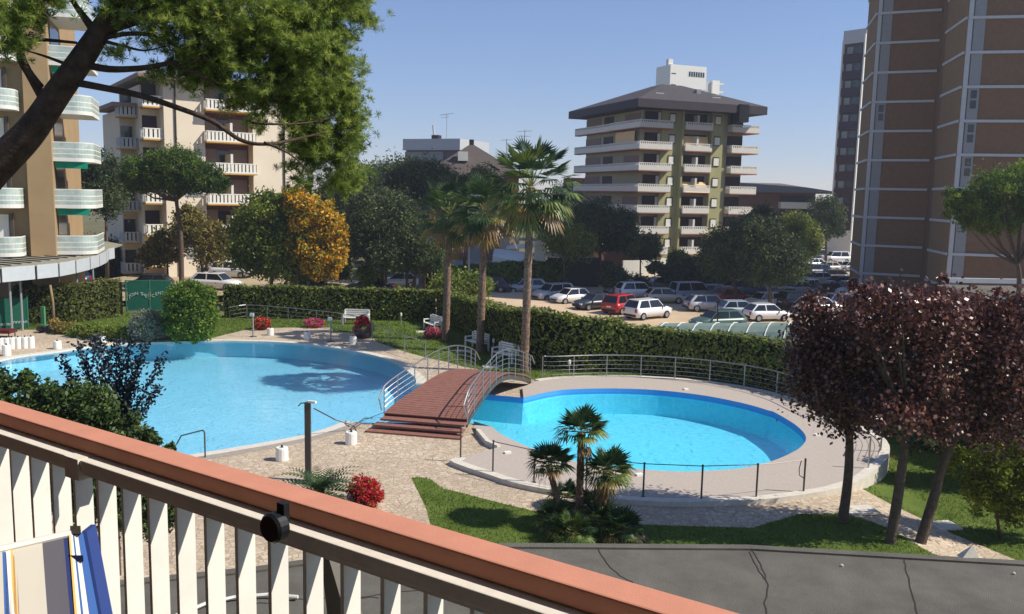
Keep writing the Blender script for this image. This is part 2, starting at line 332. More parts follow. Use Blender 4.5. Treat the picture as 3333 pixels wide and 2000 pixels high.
# ---------------------------------------------------------------- the raised bridge
def bpts(L): return [Vector(p) for p in L]
th = thing('footbridge', 'red brown wooden arched footbridge with steps over the channel between the pools', 'bridge', (-3.0, 30.2, 0))
K = 22; Lc = smooth_line([(-4.62, 30.8, 0), (-3.55, 32.8, 0), (-2.7, 34.8, 0), (-2.0, 36.9, 0), (-1.6, 39.0, 0)], 7); Rc = smooth_line([(-1.52, 30.15, 0), (-.95, 32.2, 0), (-.42, 34.2, 0), (.2, 36.3, 0), (.95, 38.3, 0)], 7)
n = len(Lc); ZB = [.47+.85*math.sin(math.pi*min(1, (i/(n-1))*1.02)) - .15*(i/(n-1)) for i in range(n)]
b = MB(); b2 = MB()
for i in range(n-1):
    for h in range(2):
        t0, t1 = i+h*.5+.02, i+(h+1)*.5-.03
        def P(C, t):
            k = min(int(t), n-2); f = t-k; q = C[k].lerp(C[k+1], f); return Vector((q.x, q.y, ZB[k]*(1-f)+ZB[k+1]*f))
        a, c, d, e = P(Lc, t0), P(Rc, t0), P(Rc, t1), P(Lc, t1); dz = Vector((0, 0, .04))
        b.hexa([a-dz, c-dz, d-dz, e-dz, a, c, d, e])
b.build('plank_deck', M['wood'], th)
for C in (Lc, Rc):
    for i in range(n-1):
        a, c = Vector((C[i].x, C[i].y, ZB[i]-.05)), Vector((C[i+1].x, C[i+1].y, ZB[i+1]-.05)); b2 = MB() if i == 0 else b2
        s_ = .06 if C is Rc else -.06; u = Vector((-s_, 0, 0)); dz = Vector((0, 0, .26)); b2.hexa([a-dz, a-dz+u, c-dz+u, c-dz, a, a+u, c+u, c])
    b2.build('side_beam', M['dsteel'], th)
b2 = MB()
for i in range(n-1):
    a, c, d, e = [Vector((q.x, q.y, z-.06)) for q, z in ((Lc[i], ZB[i]), (Rc[i], ZB[i]), (Rc[i+1], ZB[i+1]), (Lc[i+1], ZB[i+1]))]; dz = Vector((0, 0, .06)); b2.hexa([a-dz, c-dz, d-dz, e-dz, a, c, d, e])
b2.build('underside', M['woodd'], th)
ax = Vector((-1.52+4.62, 30.15-30.8, 0)).normalized(); fw = Vector((ax.y, -ax.x, 0))
for k in range(3):
    z = .36-.15*k; o = .34*k; a = Vector((-4.62, 30.8, 0))+fw*o-ax*(.16*k); c = Vector((-1.52, 30.15, 0))+fw*o+ax*(.02*k)
    b = MB(); q = fw*.42; b.hexa([a+Vector((0, 0, z-.07)), a+q+Vector((0, 0, z-.07)), c+q+Vector((0, 0, z-.07)), c+Vector((0, 0, z-.07)), a+Vector((0, 0, z)), a+q+Vector((0, 0, z)), c+q+Vector((0, 0, z)), c+Vector((0, 0, z))])
    b.build('step', M['wood'], th)
for s_, C, i0, i1 in (('L', Lc, 0, n-1), ('R', Rc, 0, n-1)):
    step = 3
    pts = []
    for i in range(0, n, step):
        q = C[i]; z = ZB[i]; b = MB(); b.tube([(q.x, q.y, z-.2), (q.x, q.y, z+1.0)], .024, 6); b.build('railing_post', M['steel'], th)
    top = [Vector((C[i].x, C[i].y, ZB[i]+1.0)) for i in range(n)]
    e0 = top[0]+fw*.55-Vector((0, 0, .35)); e1 = top[-1]-Vector((0, 0, .45))+Vector((.15, .5, 0))
    b = MB(); b.tube([e0+Vector((0.1, 0, -.42)), e0]+top+[e1], .028, 6); b.build('handrail', M['steel'], th)
    b = MB()
    for h in (.2, .4, .6, .8): b.tube([Vector((C[i].x, C[i].y, ZB[i]+h)) for i in range(n)], .011, 4)
    b.build('railing_wires', M['steel'], th)
# ---------------------------------------------------------------- steel fences
def fence(name, label, P, posts, h, bars, mt=M['steel'], z=0, toprail=.026, barr=.009, postr=.028):
    P = [Vector((p[0], p[1], z)) for p in P]; th = thing(name, label, 'fence', tuple(P[0]))
    for q in posts: b = MB(); b.tube([(q[0], q[1], z-.05), (q[0], q[1], z+h)], postr, 6); b.lathe((q[0], q[1], z), [(.07, 0), (.07, .015)], 8); b.build('post', mt, th)
    b = MB(); b.tube([p+Vector((0, 0, h)) for p in P], toprail, 6); b.build('top_rail', mt, th)
    if bars:
        b = MB()
        for hh in bars: b.tube([p+Vector((0, 0, hh)) for p in P], barr, 4)
        b.build('rails', mt, th)
    return th
arc = offset(smooth_line([dk[29]]+[gp(1765, 1231, DECK)]+list(reversed(dk[18:29])), 5), -.12)
pst = [gp(x, y, DECK) for x, y in [(1765, 1231), (1867, 1228), (1974, 1227), (2085, 1228), (2196, 1235), (2309, 1247), (2421, 1263), (2527, 1285), (2640, 1325), (2740, 1368), (2830, 1412), (2866, 1470), (2826, 1525)]]
fence('steel_fence', 'curved steel fence with five rails between round pool and dark hedge', arc[5:], pst, 1.05, [.2, .4, .6, .8], z=DECK)
np_ = [gp(x, y, DECK) for x, y in [(1499, 1492), (1604, 1538), (1738, 1571), (1907, 1600), (2093, 1618), (2282, 1626), (2461, 1620), (2615, 1602)]]
th = thing('rope_fence', 'row of slim steel posts with a top cable before the round pool', 'fence', tuple(np_[0]))
for i, q in enumerate(np_):
    b = MB(); b.tube([q-Vector((0, 0, .05)), q+Vector((0, 0, .98))], .028, 6); b.lathe(tuple(q), [(.07, 0), (.07, .015)], 8); b.lathe(tuple(q+Vector((0, 0, .98))), [(.035, 0), (.035, .02), (.015, .035)], 6); b.build('post', M['dsteel'], th)
b = MB(); b.tube([q+Vector((0, 0, .97)) for q in np_[1:7]], .013, 4); b.tube([np_[6]+Vector((0, 0, .97)), (np_[6]+np_[7])/2+Vector((0, 0, .95)), np_[7]+Vector((0, 0, .97))], .012, 4); b.build('cable', M['dsteel'], th)
b = MB(); q = np_[7]+Vector((-.12, 0, 0)); b.tube([q+Vector((0, 0, .95)), q+Vector((-.05, 0, .7)), q+Vector((-.03, 0, .5)), q+Vector((.1, 0, .42))], .014, 5); b.build('hanging_chain', M['dsteel'], th)
# fence at the back of the large pool
bf = smooth_line([gp(*p) for p in [(745, 1052), (800, 1042), (870, 1046), (938, 1052), (1030, 1062), (1113, 1073), (1160, 1083), (1209, 1102)]], 3)
th = fence('steel_fence', 'low steel fence on the lawn behind the large pool in front of the long hedge', bf, [gp(*p) for p in [(804, 1042), (870, 1046), (938, 1053), (1030, 1063), (1111, 1073), (1160, 1083), (1209, 1102)]], 1.0, [.25, .5, .75])
sf = [gp(*p) for p in [(1213, 1108), (1265, 1128), (1317, 1150), (1385, 1172)]]
fence('steel_fence', 'thin steel fence beside the steps on the lawn side of the large pool', sf, sf, .95, [.3, .6])
bp2 = [gp(*p) for p in [(1392, 1236), (1423, 1225), (1444, 1212), (1457, 1200)]]
# ---------------------------------------------------------------- leaves
def leafmesh(name, P, size, ar, mats, parent, tone, D=None, dj=.6, mi=None, NN=None):
    n = len(P); P = np.asarray(P, float); size = np.broadcast_to(np.asarray(size, float), (n,))
    a = RNG.normal(size=(n, 3))
    if D is not None: a = np.asarray(D)+a*dj
    a /= np.linalg.norm(a, axis=1, keepdims=True); r = RNG.normal(size=(n, 3))
    if NN is not None:
        N_ = NN+RNG.normal(size=(n, 3))*dj; N_ /= np.linalg.norm(N_, axis=1, keepdims=True); a = np.cross(N_, r); a /= np.linalg.norm(a, axis=1, keepdims=True); r = N_
    c = np.cross(a, r); c /= np.linalg.norm(c, axis=1, keepdims=True)
    s = size[:, None]; A = a*s; Cc = c*s*ar; o = np.array(ORG[parent.name]) if parent is not None else np.zeros(3)
    V = np.stack([P-A, P+Cc, P+A, P-Cc], 1).reshape(-1, 3)-o
    me = bpy.data.meshes.new(name); me.vertices.add(4*n); me.vertices.foreach_set('co', V.astype(np.float32).ravel())
    me.loops.add(4*n); me.loops.foreach_set('vertex_index', np.arange(4*n, dtype=np.int32)); me.polygons.add(n)
    me.polygons.foreach_set('loop_start', np.arange(0, 4*n, 4, dtype=np.int32)); me.polygons.foreach_set('loop_total', np.full(n, 4, np.int32))
    at = me.attributes.new('tone', 'FLOAT', 'FACE'); at.data.foreach_set('value', np.clip(tone, 0, 1).astype(np.float32))
    ob = link(name, me, mats, parent)
    if mi is not None: me.polygons.foreach_set('material_index', np.asarray(mi, np.int32))
    me.update(); me.validate(); return ob
def clumpy(blobs, ncl, per, sig=.16, fill=.35, flat=0):
    "blobs: (centre, radii); clump centres near the surface of each, leaves gathered round them"
    bl = [(np.array(c, float), np.array(r, float)*np.ones(3)) for c, r in blobs]; w = np.array([np.prod(r)**(2/3) for c, r in bl]); w /= w.sum()
    P = []; T = []; Cs = []
    for (c, r), k in zip(bl, RNG.multinomial(ncl, w)):
        u = RNG.normal(size=(k, 3)); u /= np.linalg.norm(u, axis=1, keepdims=True); rr = (fill+(1-fill)*RNG.random((k, 1))**.45)
        cc = c+u*r*rr*.92
        if flat: cc[:, 2] = np.maximum(cc[:, 2], c[2]-r[2]*flat)
        tc = np.clip(.45+.25*RNG.normal(size=k), 0, 1); Cs += list(cc)
        q = RNG.normal(size=(k, per, 3))*(np.mean(r)*sig*(.7+.6*RNG.random((k, 1, 1)))); P.append((cc[:, None, :]+q).reshape(-1, 3)); T.append((np.repeat(tc, per)*.65+RNG.random(k*per)*.35))
    return np.concatenate(P), np.concatenate(T), Cs
M['hedge'] = foliage('hedge_leaves', [lin('35441f'), lin('667329'), lin('a9a648')], .1)
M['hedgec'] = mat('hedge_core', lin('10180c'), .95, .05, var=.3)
def hedge(name, label, P, w, hs, dens=130, size=.085, mt=None, z=None, tonek=0.0):
    "trimmed hedge along P, thickness w, heights hs at each point"
    zf = z or (lambda x, y: 0); th = thing(name, label, 'hedge', (P[0][0], P[0][1], zf(P[0][0], P[0][1])))
    A, B = offset(P, w/2), offset(P, -w/2); b = MB(); pts = []; nrm = []; n = len(P); a2, b2 = offset(P, w/2-.12), offset(P, -w/2+.12)
    for i in range(n-1):
        z0, z1 = zf(P[i][0], P[i][1])-.2, zf(P[i+1][0], P[i+1][1])-.2; h0, h1 = hs[i]-.1+z0+.2, hs[i+1]-.1+z1+.2
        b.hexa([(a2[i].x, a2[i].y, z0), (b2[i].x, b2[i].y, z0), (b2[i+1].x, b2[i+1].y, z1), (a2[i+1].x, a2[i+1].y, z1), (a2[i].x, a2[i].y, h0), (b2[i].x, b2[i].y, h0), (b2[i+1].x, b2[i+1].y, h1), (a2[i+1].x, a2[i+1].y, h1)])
        L = (Vector(P[i+1][:2])-Vector(P[i][:2])).length
        for kind, area in ((0, L*(hs[i]+hs[i+1])/2), (1, L*(hs[i]+hs[i+1])/2), (2, L*w*1.3)):
            k = int(area*dens); u = RNG.random(k); v = RNG.random(k)
            lx = lambda Q: np.array([Q[i].x, Q[i].y])[None]*(1-u[:, None])+np.array([Q[i+1].x, Q[i+1].y])[None]*u[:, None]
            H = hs[i]*(1-u)+hs[i+1]*u+.06*np.sin(u*L*2.3+i)+.05*np.sin(u*L*7.1+2*i)+.12*(RNG.random(k)**14); zb = (z0+.2)*(1-u)+(z1+.2)*u
            if kind < 2: xy = lx(A if kind == 0 else B); zz = zb+H*v
            else: xy = lx(A)*v[:, None]+lx(B)*(1-v)[:, None]; zz = zb+H
            q = np.column_stack([xy, zz])+RNG.normal(size=(k, 3))*.045; pts.append(q); pn = (A[i]-B[i]).normalized()*(1 if kind == 0 else -1); nv = (pn.x, pn.y, -.25) if kind < 2 else (0, 0, 1); nrm.append(np.tile(nv, (k, 1)))
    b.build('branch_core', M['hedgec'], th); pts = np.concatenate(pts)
    cl = np.sin(pts[:, 0]*3.1+pts[:, 1]*1.7)*np.sin(pts[:, 1]*2.3-pts[:, 2]*3.7)*.16
    leafmesh('leaves', pts, size*(.7+.6*RNG.random(len(pts))), .6, mt or M['hedge'], th, .42+tonek+cl+.22*RNG.normal(size=len(pts)), NN=np.concatenate(nrm), dj=.27); return th
zn = lambda x, y: min(g(x, y), 0)
HR = smooth_line([(-4.6, 57.2, 0), (-3.0, 53.9, 0), (-.7, 47.6, 0), (1.0, 43.2, 0), (2.9, 41.9, 0), (6, 42.0, 0), (9.2, 41.0, 0), (11.9, 38.9, 0), (14.0, 36.3, 0), (15.4, 33.0, 0), (16.6, 29.6, 0), (19.5, 25.8, 0), (25.5, 21, 0)], 4)
hh = np.interp(range(len(HR)), [0, 4, 8, 12, 16, 19, 20, 28, 48], [2.1, 2.1, 2.3, 2.8, 2.7, 2.5, 2.15, 2.15, 2.3])
hedge('trimmed_hedge', 'tall dark hedge curving behind the palms and the round pool up to the maples', HR, 1.25, list(hh), 120, .085, z=zn)
HL = [Vector(p) for p in [(-19.2, 57.0, 0), (-15, 57.2, 0), (-10, 57.4, 0), (-5.2, 57.5, 0)]]
hedge('trimmed_hedge', 'long straight dark hedge across the back of the lawn behind the large pool', HL, 1.1, [2.1, 2.1, 2.08, 2.05], 110, .085)
a = gp(200, 1052); c = gp(352, 1032)
hedge('trimmed_hedge', 'square olive green hedge beside the brown building left of the green gate', [Vector((a.x-2.6, a.y-.6, 0)), Vector((a.x, a.y+.6, 0)), Vector((c.x, c.y+.6, 0)), Vector((c.x+.5, c.y+.7, 0))], 1.6, [2.2, 2.25, 2.35, 2.3], 120, .09, mt=foliage('olive_hedge', [lin('3d4520'), lin('666b34'), lin('8a8c48')], .3))
# street-side hedge beyond the car park row
a = gp(1400, 955, -1.5); c = gp(1975, 922, -1.8)
M['bright'] = foliage('bright_leaves', [lin('2b3f14'), lin('55701f'), lin('8fa03a')], .3)
hedge('leafy_hedge', 'loose bright green hedge between the parked cars and the white awnings', [Vector((a.x, a.y, 0)), Vector(((a.x+c.x)/2, (a.y+c.y)/2+1, 0)), Vector((c.x, c.y, 0))], 2.2, [2.6, 2.9, 2.5], 60, .17, mt=M['bright'], z=lambda x, y: -1.7)
# ---------------------------------------------------------------- fan palms
M['frond'] = foliage('fan_frond', [lin('1e2f1c'), lin('33502a'), lin('5d7436'), lin('9a9444'), lin('9c7a4c'), lin('8a7258')], .25, .45, .4)
def fan_leaf(V, F, T, c, d, up, R, nb, tone, droop=.25, pet=0, spread=2.0, w=.055):
    "one fan leaf: blades radiating from c around direction d; blades droop at the tips"
    d = d.normalized(); s = d.cross(up); s = s.normalized() if s.length > 1e-3 else Vector((1, 0, 0)); n = s.cross(d).normalized()
    for i in range(nb):
        a = (i/(nb-1)-.5)*2*spread/1.0*(.55 if spread > 2.4 else .62); r = R*(1-.18*abs(a)/spread)*random.uniform(.88, 1.05)
        e = (d*math.cos(a)+s*math.sin(a)).normalized(); side = (d*-math.sin(a)+s*math.cos(a)).normalized()
        b0 = c+e*R*.05; b1 = c+e*r*.55+n*.03*R; b2 = c+e*r+Vector((0, 0, -droop*r*random.uniform(.6, 1.4))); ww = w*R
        k = len(V); V += [b0, b1-side*ww+n*.01, b1+side*ww-n*.01, b2]; F += [(k, k+1, k+3, k+2)]; T.append(min(1, max(0, tone+random.uniform(-.07, .07))))
def mesh_tone(name, V, F, T, mats, parent):
    me = bpy.data.meshes.new(name); o = ORG[parent.name]; me.from_pydata([tuple(v-o) for v in V], [], F)
    at = me.attributes.new('tone', 'FLOAT', 'FACE'); at.data.foreach_set('value', T); return link(name, me, mats, parent)
def fan_palm(label, base, top, rad_, nl, R, pet, r0, r1, name='palm_tree', skirt=14, group=None, low=-.9, mid=None, cat='palm tree', yel=0.0):
    th = thing(name, label, cat, tuple(base), 0, group); base, top = Vector(base), Vector(top); m = Vector(mid) if mid else base.lerp(top, .5)
    cur = smooth_line([base, m, top], 14); n = len(cur); b = MB(); rs = []
    for i in range(n):
        t = i/(n-1); rs.append((r0*(1-t)+r1*t)*(1.25 if i == 0 else 1)*(1+.10*((i % 2)-.5))+ (r0*.25*max(0, t-.8)*3))
    b.tube([c-Vector((0, 0, .15)) if i == 0 else c for i, c in enumerate(cur)], rs, 10); b.build('trunk', M['palmbark'], th, True)
    V, F, T = [], [], []
    for i in range(nl):
        t = (i+.5)/nl; el = math.asin(max(-1, min(1, 1-(1-low)*t))); az = i*2.39996+random.uniform(-.3, .3)
        if el < -.2: el = el*.9
        d = Vector((math.cos(az)*math.cos(el), math.sin(az)*math.cos(el), math.sin(el))); p = pet*random.uniform(.8, 1.15)
        c = top+d*p+Vector((0, 0, -.12*p*(1-abs(d.z)))); b0 = top+d*.08
        k = len(V); s = d.cross(Vector((0, 0, 1))); s = (s.normalized() if s.length > .01 else Vector((1, 0, 0)))*.018*R/.8; V += [b0-s*1.6, b0+s*1.6, c+s, c-s]; F.append((k, k+1, k+2, k+3)); T.append(.5)
        tone = .1+.36*random.random()**1.6+(.3 if t > .72 else 0)*random.random()**2+(yel if t > .6 and random.random() < .5 else 0)
        if t > .85 and random.random() < .55: tone = .75+.25*random.random()
        fan_leaf(V, F, T, c, (d+Vector((0, 0, -.15 if el < .4 else 0))), Vector((0, 0, 1)), R*random.uniform(.85, 1.15), 13, tone, droop=.08 if el > .3 else .3, w=.062)
    for i in range(skirt):
        az = random.uniform(0, 6.283); d = Vector((math.cos(az)*.55, math.sin(az)*.55, -1)).normalized(); c = top+d*pet*random.uniform(.5, 1.0)-Vector((0, 0, .15))
        fan_leaf(V, F, T, c, d, Vector((math.cos(az), math.sin(az), .1)), R*.75, 11, random.uniform(.72, 1), droop=.5, w=.05)
    mesh_tone('fronds', V, F, T, M['frond'], th); return th
def palm3(label, bx, tx, D, R, pet, nl, group='tall fan palms on the lawn', **k):
    base = gp(*bx); t = pt(tx[0], tx[1], D); return fan_palm(label, base, t, 0, nl, R, pet, k.pop('r0', .23), k.pop('r1', .19), group=group, **k)
palm3('left palm of three, its bare trunk rising beside a red flower tub', (1450, 1108), (1463, 700), 49.4, 1.0, 1.35, 48, low=-.75, skirt=16)
palm3('middle palm of three with bright yellow drooping lower fronds', (1562, 1146), (1578, 690), 46.2, 1.0, 1.35, 50, low=-.8, skirt=20, yel=.35)
palm3('tallest and rightmost of three palms with ragged brown lower fronds', (1706, 1213), (1728, 610), 40.8, 1.05, 1.5, 66, low=-.92, skirt=34, yel=.25, r0=.215, r1=.18)
# clump of small fan palms on the front lawn
bc = gp(1905, 1718)
fan_palm('tallest small fan palm of the clump on the front lawn, crown against the round pool', bc+Vector((-.15, .3, 0)), pt(1893, 1408, 21.6), 0, 26, .52, .34, .10, .10, name='dwarf_fan_palm', skirt=2, group='dwarf fan palms in one clump', low=-.05)
fan_palm('dark small fan palm leaning left in the clump on the front lawn', bc+Vector((-.55, .2, 0)), pt(1786, 1515, 21.5), 0, 26, .46, .30, .08, .09, name='dwarf_fan_palm', skirt=2, group='dwarf fan palms in one clump', low=-.1)
fan_palm('yellow green small fan palm leaning right in the clump on the front lawn', bc+Vector((.45, .2, 0)), pt(1975, 1538, 21.3), 0, 30, .52, .34, .09, .10, name='dwarf_fan_palm', skirt=3, group='dwarf fan palms in one clump', low=-.3, yel=.25)
for i, (x, y, s) in enumerate([(1800, 1690, .5), (1860, 1730, .55), (1960, 1700, .62), (2020, 1725, .6), (1920, 1650, .5), (1840, 1620, .45)]):
    q = gp(x, y+30); fan_palm(['leftmost low palm sprout by the paving','low palm sprout at the front left of the palm clump','low palm sprout at the middle front of the palm clump','rightmost low palm sprout of the clump','low palm sprout between the two taller crowns','low palm sprout below the dark left leaning palm'][i], q, q+Vector((0, 0, .2)), 0, 22, s*.8, .3, .05, .06, name='palm_sprout', skirt=0, group='low fan palm sprouts', low=.0, cat='palm sprout')
# ---------------------------------------------------------------- broadleaf and pine trees
M['pineg'] = foliage('pine_needles', [lin('1c2b12', 1.7), lin('35491a', 1.7), lin('5f7226', 1.6), lin('8f9438', 1.5)], .35, .6, .2)
M['pined'] = foliage('dark_pine_needles', [lin('14201a', 1.8), lin('232e1e', 1.9), lin('394426', 1.9), lin('555c34', 1.9)], .25, .6, .2)
M['olive'] = foliage('olive_leaves', [lin('3a3c1c', 1.3), lin('5c5c2a', 1.3), lin('88763c', 1.3), lin('a08548', 1.3)], .3)
M['green'] = foliage('green_leaves', [lin('2a3a16', 1.7), lin('47561f', 1.6), lin('68742c', 1.5), lin('8a8a3a', 1.4)], .3)
M['gold'] = foliage('golden_leaves', [lin('7a6420', 1.2), lin('b98d24', 1.25), lin('dca42e', 1.25), lin('e6b848', 1.2)], .35)
M['plum'] = foliage('plum_leaves', [lin('2a1717'), lin('4c2b24', 1.2), lin('6e443a', 1.3), lin('947064', 1.4)], .18, .38, .6)
M['silver'] = foliage('silver_leaves', [lin('5a6050'), lin('848a74'), lin('aab095')], .2)
M['yelg'] = foliage('yellow_green_leaves', [lin('3c4a14'), lin('6d7a1e'), lin('a3a52e')], .35)
M['redf'] = foliage('red_petals', [lin('8e1420'), lin('c62233'), lin('e0404c')], .2)
M['pinkf'] = foliage('pink_petals', [lin('a8264c'), lin('d34a78'), lin('e79ab4')], .2)
M['lilac'] = foliage('pale_petals', [lin('8e6f9a'), lin('c9a9c8'), lin('e6dbe4')], .2)
def tree(name, label, base, blobs, ncl, per, size, mt, trunk, r0, sig=.16, fill=.35, flat=0, nl=7, group=None, cat='tree', ar=.55, bark='bark', tone=0.0, D=None, extra=None):
    "trunk = polyline to where it forks; limbs run on to some clumps; blobs hold the crown"
    base = Vector(base); th = thing(name, label, cat, tuple(base), 0, group)
    P, T, Cs = clumpy(blobs, ncl, per, sig, fill, flat)
    b = MB(); tr_ = smooth_line([Vector(p) for p in trunk], 5) if len(trunk) > 2 else [Vector(p) for p in trunk]; n = len(tr_)
    b.tube(tr_, [r0*(1-.45*i/(n-1)) for i in range(n)], 8); top = tr_[-1]
    Cs = sorted(Cs, key=lambda c: random.random())[:nl]
    for c in Cs:
        c = Vector(c); m = top.lerp(c, .5)+Vector((0, 0, -.12*(c-top).length)); b.tube([top-Vector((0, 0, .1)), m, c], [r0*.45, r0*.28, r0*.1], 5)
    b.build('trunk', M[bark], th, True)
    leafmesh('crown', P, size*(.7+.6*RNG.random(len(P))), ar, mt, th, T+tone, mi=None if extra is None else extra(P)); return th
def ptree(name, label, bpx, D, blobs, ncl, per, size, mt, r0=.22, zb=-1.2, tpx=None, **k):
    "tree whose crown blobs are given as photo ellipses (x, y, rx, ry[, depth shift]) at distance D"
    bl = []
    for q in blobs:
        x, y, rx, ry = q[:4]; dz = q[4] if len(q) > 4 else 0; c = pt(x, y, D+dz); s = (D+dz)/F_PX; bl.append(((c.x, c.y, c.z), (rx*s, min(rx, ry*1.6)*s, ry*s)))
    q = pt(bpx[0], bpx[1], D); base = Vector((q.x, D, zb)); tp = [base]+[pt(x, y, D) for x, y in (tpx or [(blobs[0][0], blobs[0][1]+blobs[0][3]*.5)])]
    return tree(name, label, base, bl, ncl, per, size, mt, tp, r0, **k)
# the umbrella pine left and its neighbours
ptree('umbrella_pine', 'flat topped umbrella pine standing before the cream apartment block', (590, 905), 74, [(480, 560, 85, 62), (575, 545, 95, 62), (665, 580, 78, 50), (560, 600, 130, 36), (430, 590, 45, 40), (700, 600, 45, 35)], 380, 90, .14, M['pineg'], .25, -.6, [(588, 760), (572, 650)], sig=.13, flat=.6, nl=12, ar=.3, tone=-.12, group='umbrella pines')
ptree('pine_tree', 'dark rounded pine between the brown building and the umbrella pine', (345, 800), 84, [(330, 560, 75, 75), (350, 640, 85, 70), (270, 600, 40, 70)], 180, 80, .16, M['pined'], .22, -.6, [(345, 690)], tone=.1, nl=8, ar=.35)
ptree('small_tree', 'small browning tree at the foot of the umbrella pine', (545, 880), 80, [(545, 800, 60, 60), (500, 830, 45, 40)], 110, 60, .15, M['olive'], .12, -.6, nl=6)
ptree('small_tree', 'thin leaved brownish tree between umbrella pine and the yellowing tree', (670, 900), 79, [(640, 750, 78, 70), (690, 800, 70, 70), (610, 700, 35, 35)], 190, 60, .15, M['olive'], .14, -.6, nl=8, tone=-.05)
ptree('leafy_tree', 'big rounded green tree behind the long hedge, left of the golden one', (880, 950), 70, [(860, 720, 90, 95), (830, 810, 85, 90), (930, 860, 80, 70), (800, 780, 60, 90), (900, 800, 95, 100), (935, 690, 75, 65), (870, 660, 60, 45)], 480, 75, .14, M['green'], .22, -.6, [(885, 880)], sig=.13, nl=10)
def gx(P): return (RNG.random(len(P)) < .36).astype(int)
ptree('leafy_tree', 'tree turning golden yellow beside the big green tree', (960, 950), 69.2, [(1020, 700, 75, 70), (1072, 760, 62, 72), (975, 655, 60, 48), (1055, 850, 75, 58), (990, 780, 70, 80), (1090, 820, 45, 50)], 300, 75, .14, [M['gold'], M['green']], .18, -.6, [(965, 900), (1000, 800)], sig=.13, nl=8, extra=gx)
ptree('bushy_tree', 'low green bushes under the golden tree by the road', (1060, 930), 84, [(1010, 900, 60, 35), (1100, 880, 60, 30)], 90, 60, .16, M['pined'], .1, -.7, nl=4, tone=.25)
# pines behind the palms
for i, (nm, lb, bx, D, bl, nc, mt_, r) in enumerate([
    ('pine_tree', 'broad dark pine right of the golden tree with several trunks below', (1245, 930), 80, [(1240, 700, 100, 75), (1200, 790, 85, 60), (1300, 770, 90, 70)], 330, 'pined', .22),
    ('pine_tree', 'low spreading pine with bare leaning trunks left of the first palm', (1330, 930), 78, [(1380, 830, 70, 45), (1280, 830, 70, 45), (1340, 790, 60, 50)], 200, 'pined', .14),
    ('pine_tree', 'tall blue green pine behind, in front of the flat roofed grey block', (1300, 900), 104, [(1290, 590, 110, 55), (1230, 620, 80, 60), (1370, 600, 80, 60), (1420, 570, 50, 40)], 300, 'pined', .3),
    ('pine_tree', 'dark pine seen between the big pine branch and the golden tree', (1140, 900), 100, [(1110, 640, 70, 50), (1160, 590, 70, 45), (1080, 690, 60, 50)], 200, 'pined', .25),
    ('pine_tree', 'pine with green top behind the middle palm', (1520, 900), 96, [(1480, 640, 70, 60), (1560, 610, 60, 50), (1500, 720, 60, 50)], 200, 'pined', .22),
    ('pine_tree', 'olive pine right of the tallest palm beside the white awnings', (1840, 900), 95, [(1830, 770, 60, 40), (1880, 800, 50, 45), (1790, 720, 50, 40)], 170, 'green', .18),
    ('pine_tree', 'dark pine in front of the shaded side of the green apartment block', (1960, 900), 100, [(1940, 720, 70, 50), (2010, 740, 60, 45), (1900, 700, 40, 35), (1970, 790, 50, 25)], 240, 'pined', .22),
    ('pine_tree', 'small flat dark pine with a thin trunk before the white garden wall', (2085, 890), 97, [(2085, 800, 62, 28), (2050, 780, 30, 22), (2110, 820, 35, 20)], 90, 'pined', .12),
    ('pine_tree', 'tiny dark tree standing before the white garden wall', (2132, 915), 94, [(2132, 872, 20, 16)], 16, 'pined', .06),
    ('pine_tree', 'wide dark pine over the parked cars below the olive facade', (2400, 950), 84, [(2380, 800, 80, 50), (2440, 770, 60, 60), (2350, 850, 70, 50), (2440, 850, 80, 55)], 300, 'pined', .2),
    ('pine_tree', 'dark spreading pine whose trunk stands among the parked cars', (2508, 965), 80, [(2510, 820, 75, 60), (2560, 850, 60, 60), (2470, 860, 60, 55), (2480, 760, 50, 45), (2530, 900, 45, 25)], 290, 'pined', .2),
    ('pine_tree', 'pine in front of the orange building beside the pine over the cars', (2475, 850), 110, [(2480, 715, 40, 35), (2430, 760, 40, 40)], 90, 'pined', .2),
    ('pine_tree', 'scrubby pine half hiding the balconies of the orange building', (2600, 850), 112, [(2590, 740, 45, 40), (2620, 790, 50, 45), (2560, 760, 40, 35)], 130, 'green', .2),
    ('pine_tree', 'round dark pine left of the dark tower', (2690, 830), 138, [(2690, 690, 45, 42), (2670, 740, 40, 40), (2715, 730, 30, 40)], 150, 'pined', .25),
    ('pine_tree', 'far dark trees beyond the beige building left of the olive block', (1850, 850), 150, [(1850, 640, 50, 40)], 60, 'pined', .2),
]):
    bl = [(q[0], q[1], q[2]*1.22, q[3]*1.2)+tuple(q[4:]) for q in bl]; ptree(nm, lb, bx, D, bl, int(nc*1.15), 75, .17 if D < 90 else .2, M[mt_], r, -1.6 if bx[0] > 1500 else -.9, [(bl[0][0]*.6+bx[0]*.4, bl[0][1]+bl[0][3]*.8)], sig=.17, nl=9, ar=.35, tone=.12, group='pines in the middle distance')
for i, (x0, y0, x1, y1) in enumerate([(1215, 940, 1205, 830), (1250, 945, 1268, 820), (1322, 950, 1330, 840), (1350, 950, 1352, 870), (1382, 900, 1382, 840), (1412, 895, 1390, 850), (960, 900, 965, 840)]):
    th = tag(MB().tube([Vector((pt(x0, y0, 79).x, 79, -.9)), pt((x0+x1)/2, (y0+y1)/2, 79), pt(x1, y1, 79)], [.14, .12, .1], 6).build('bare_trunk', M['bark'], None, True), ['thickest bare trunk under the pines, leftmost of the group','bare trunk leaning right beside the thickest one under the pines','straight pale trunk in the middle of the row under the pines','short straight trunk just right of the pale one under the pines','slim bare trunk left of the slanted one under the low pine','slanting pale bare trunk left of the first palm','lone trunk below the golden tree by the road'][i], 'tree trunk', 'bare trunks under the pines')
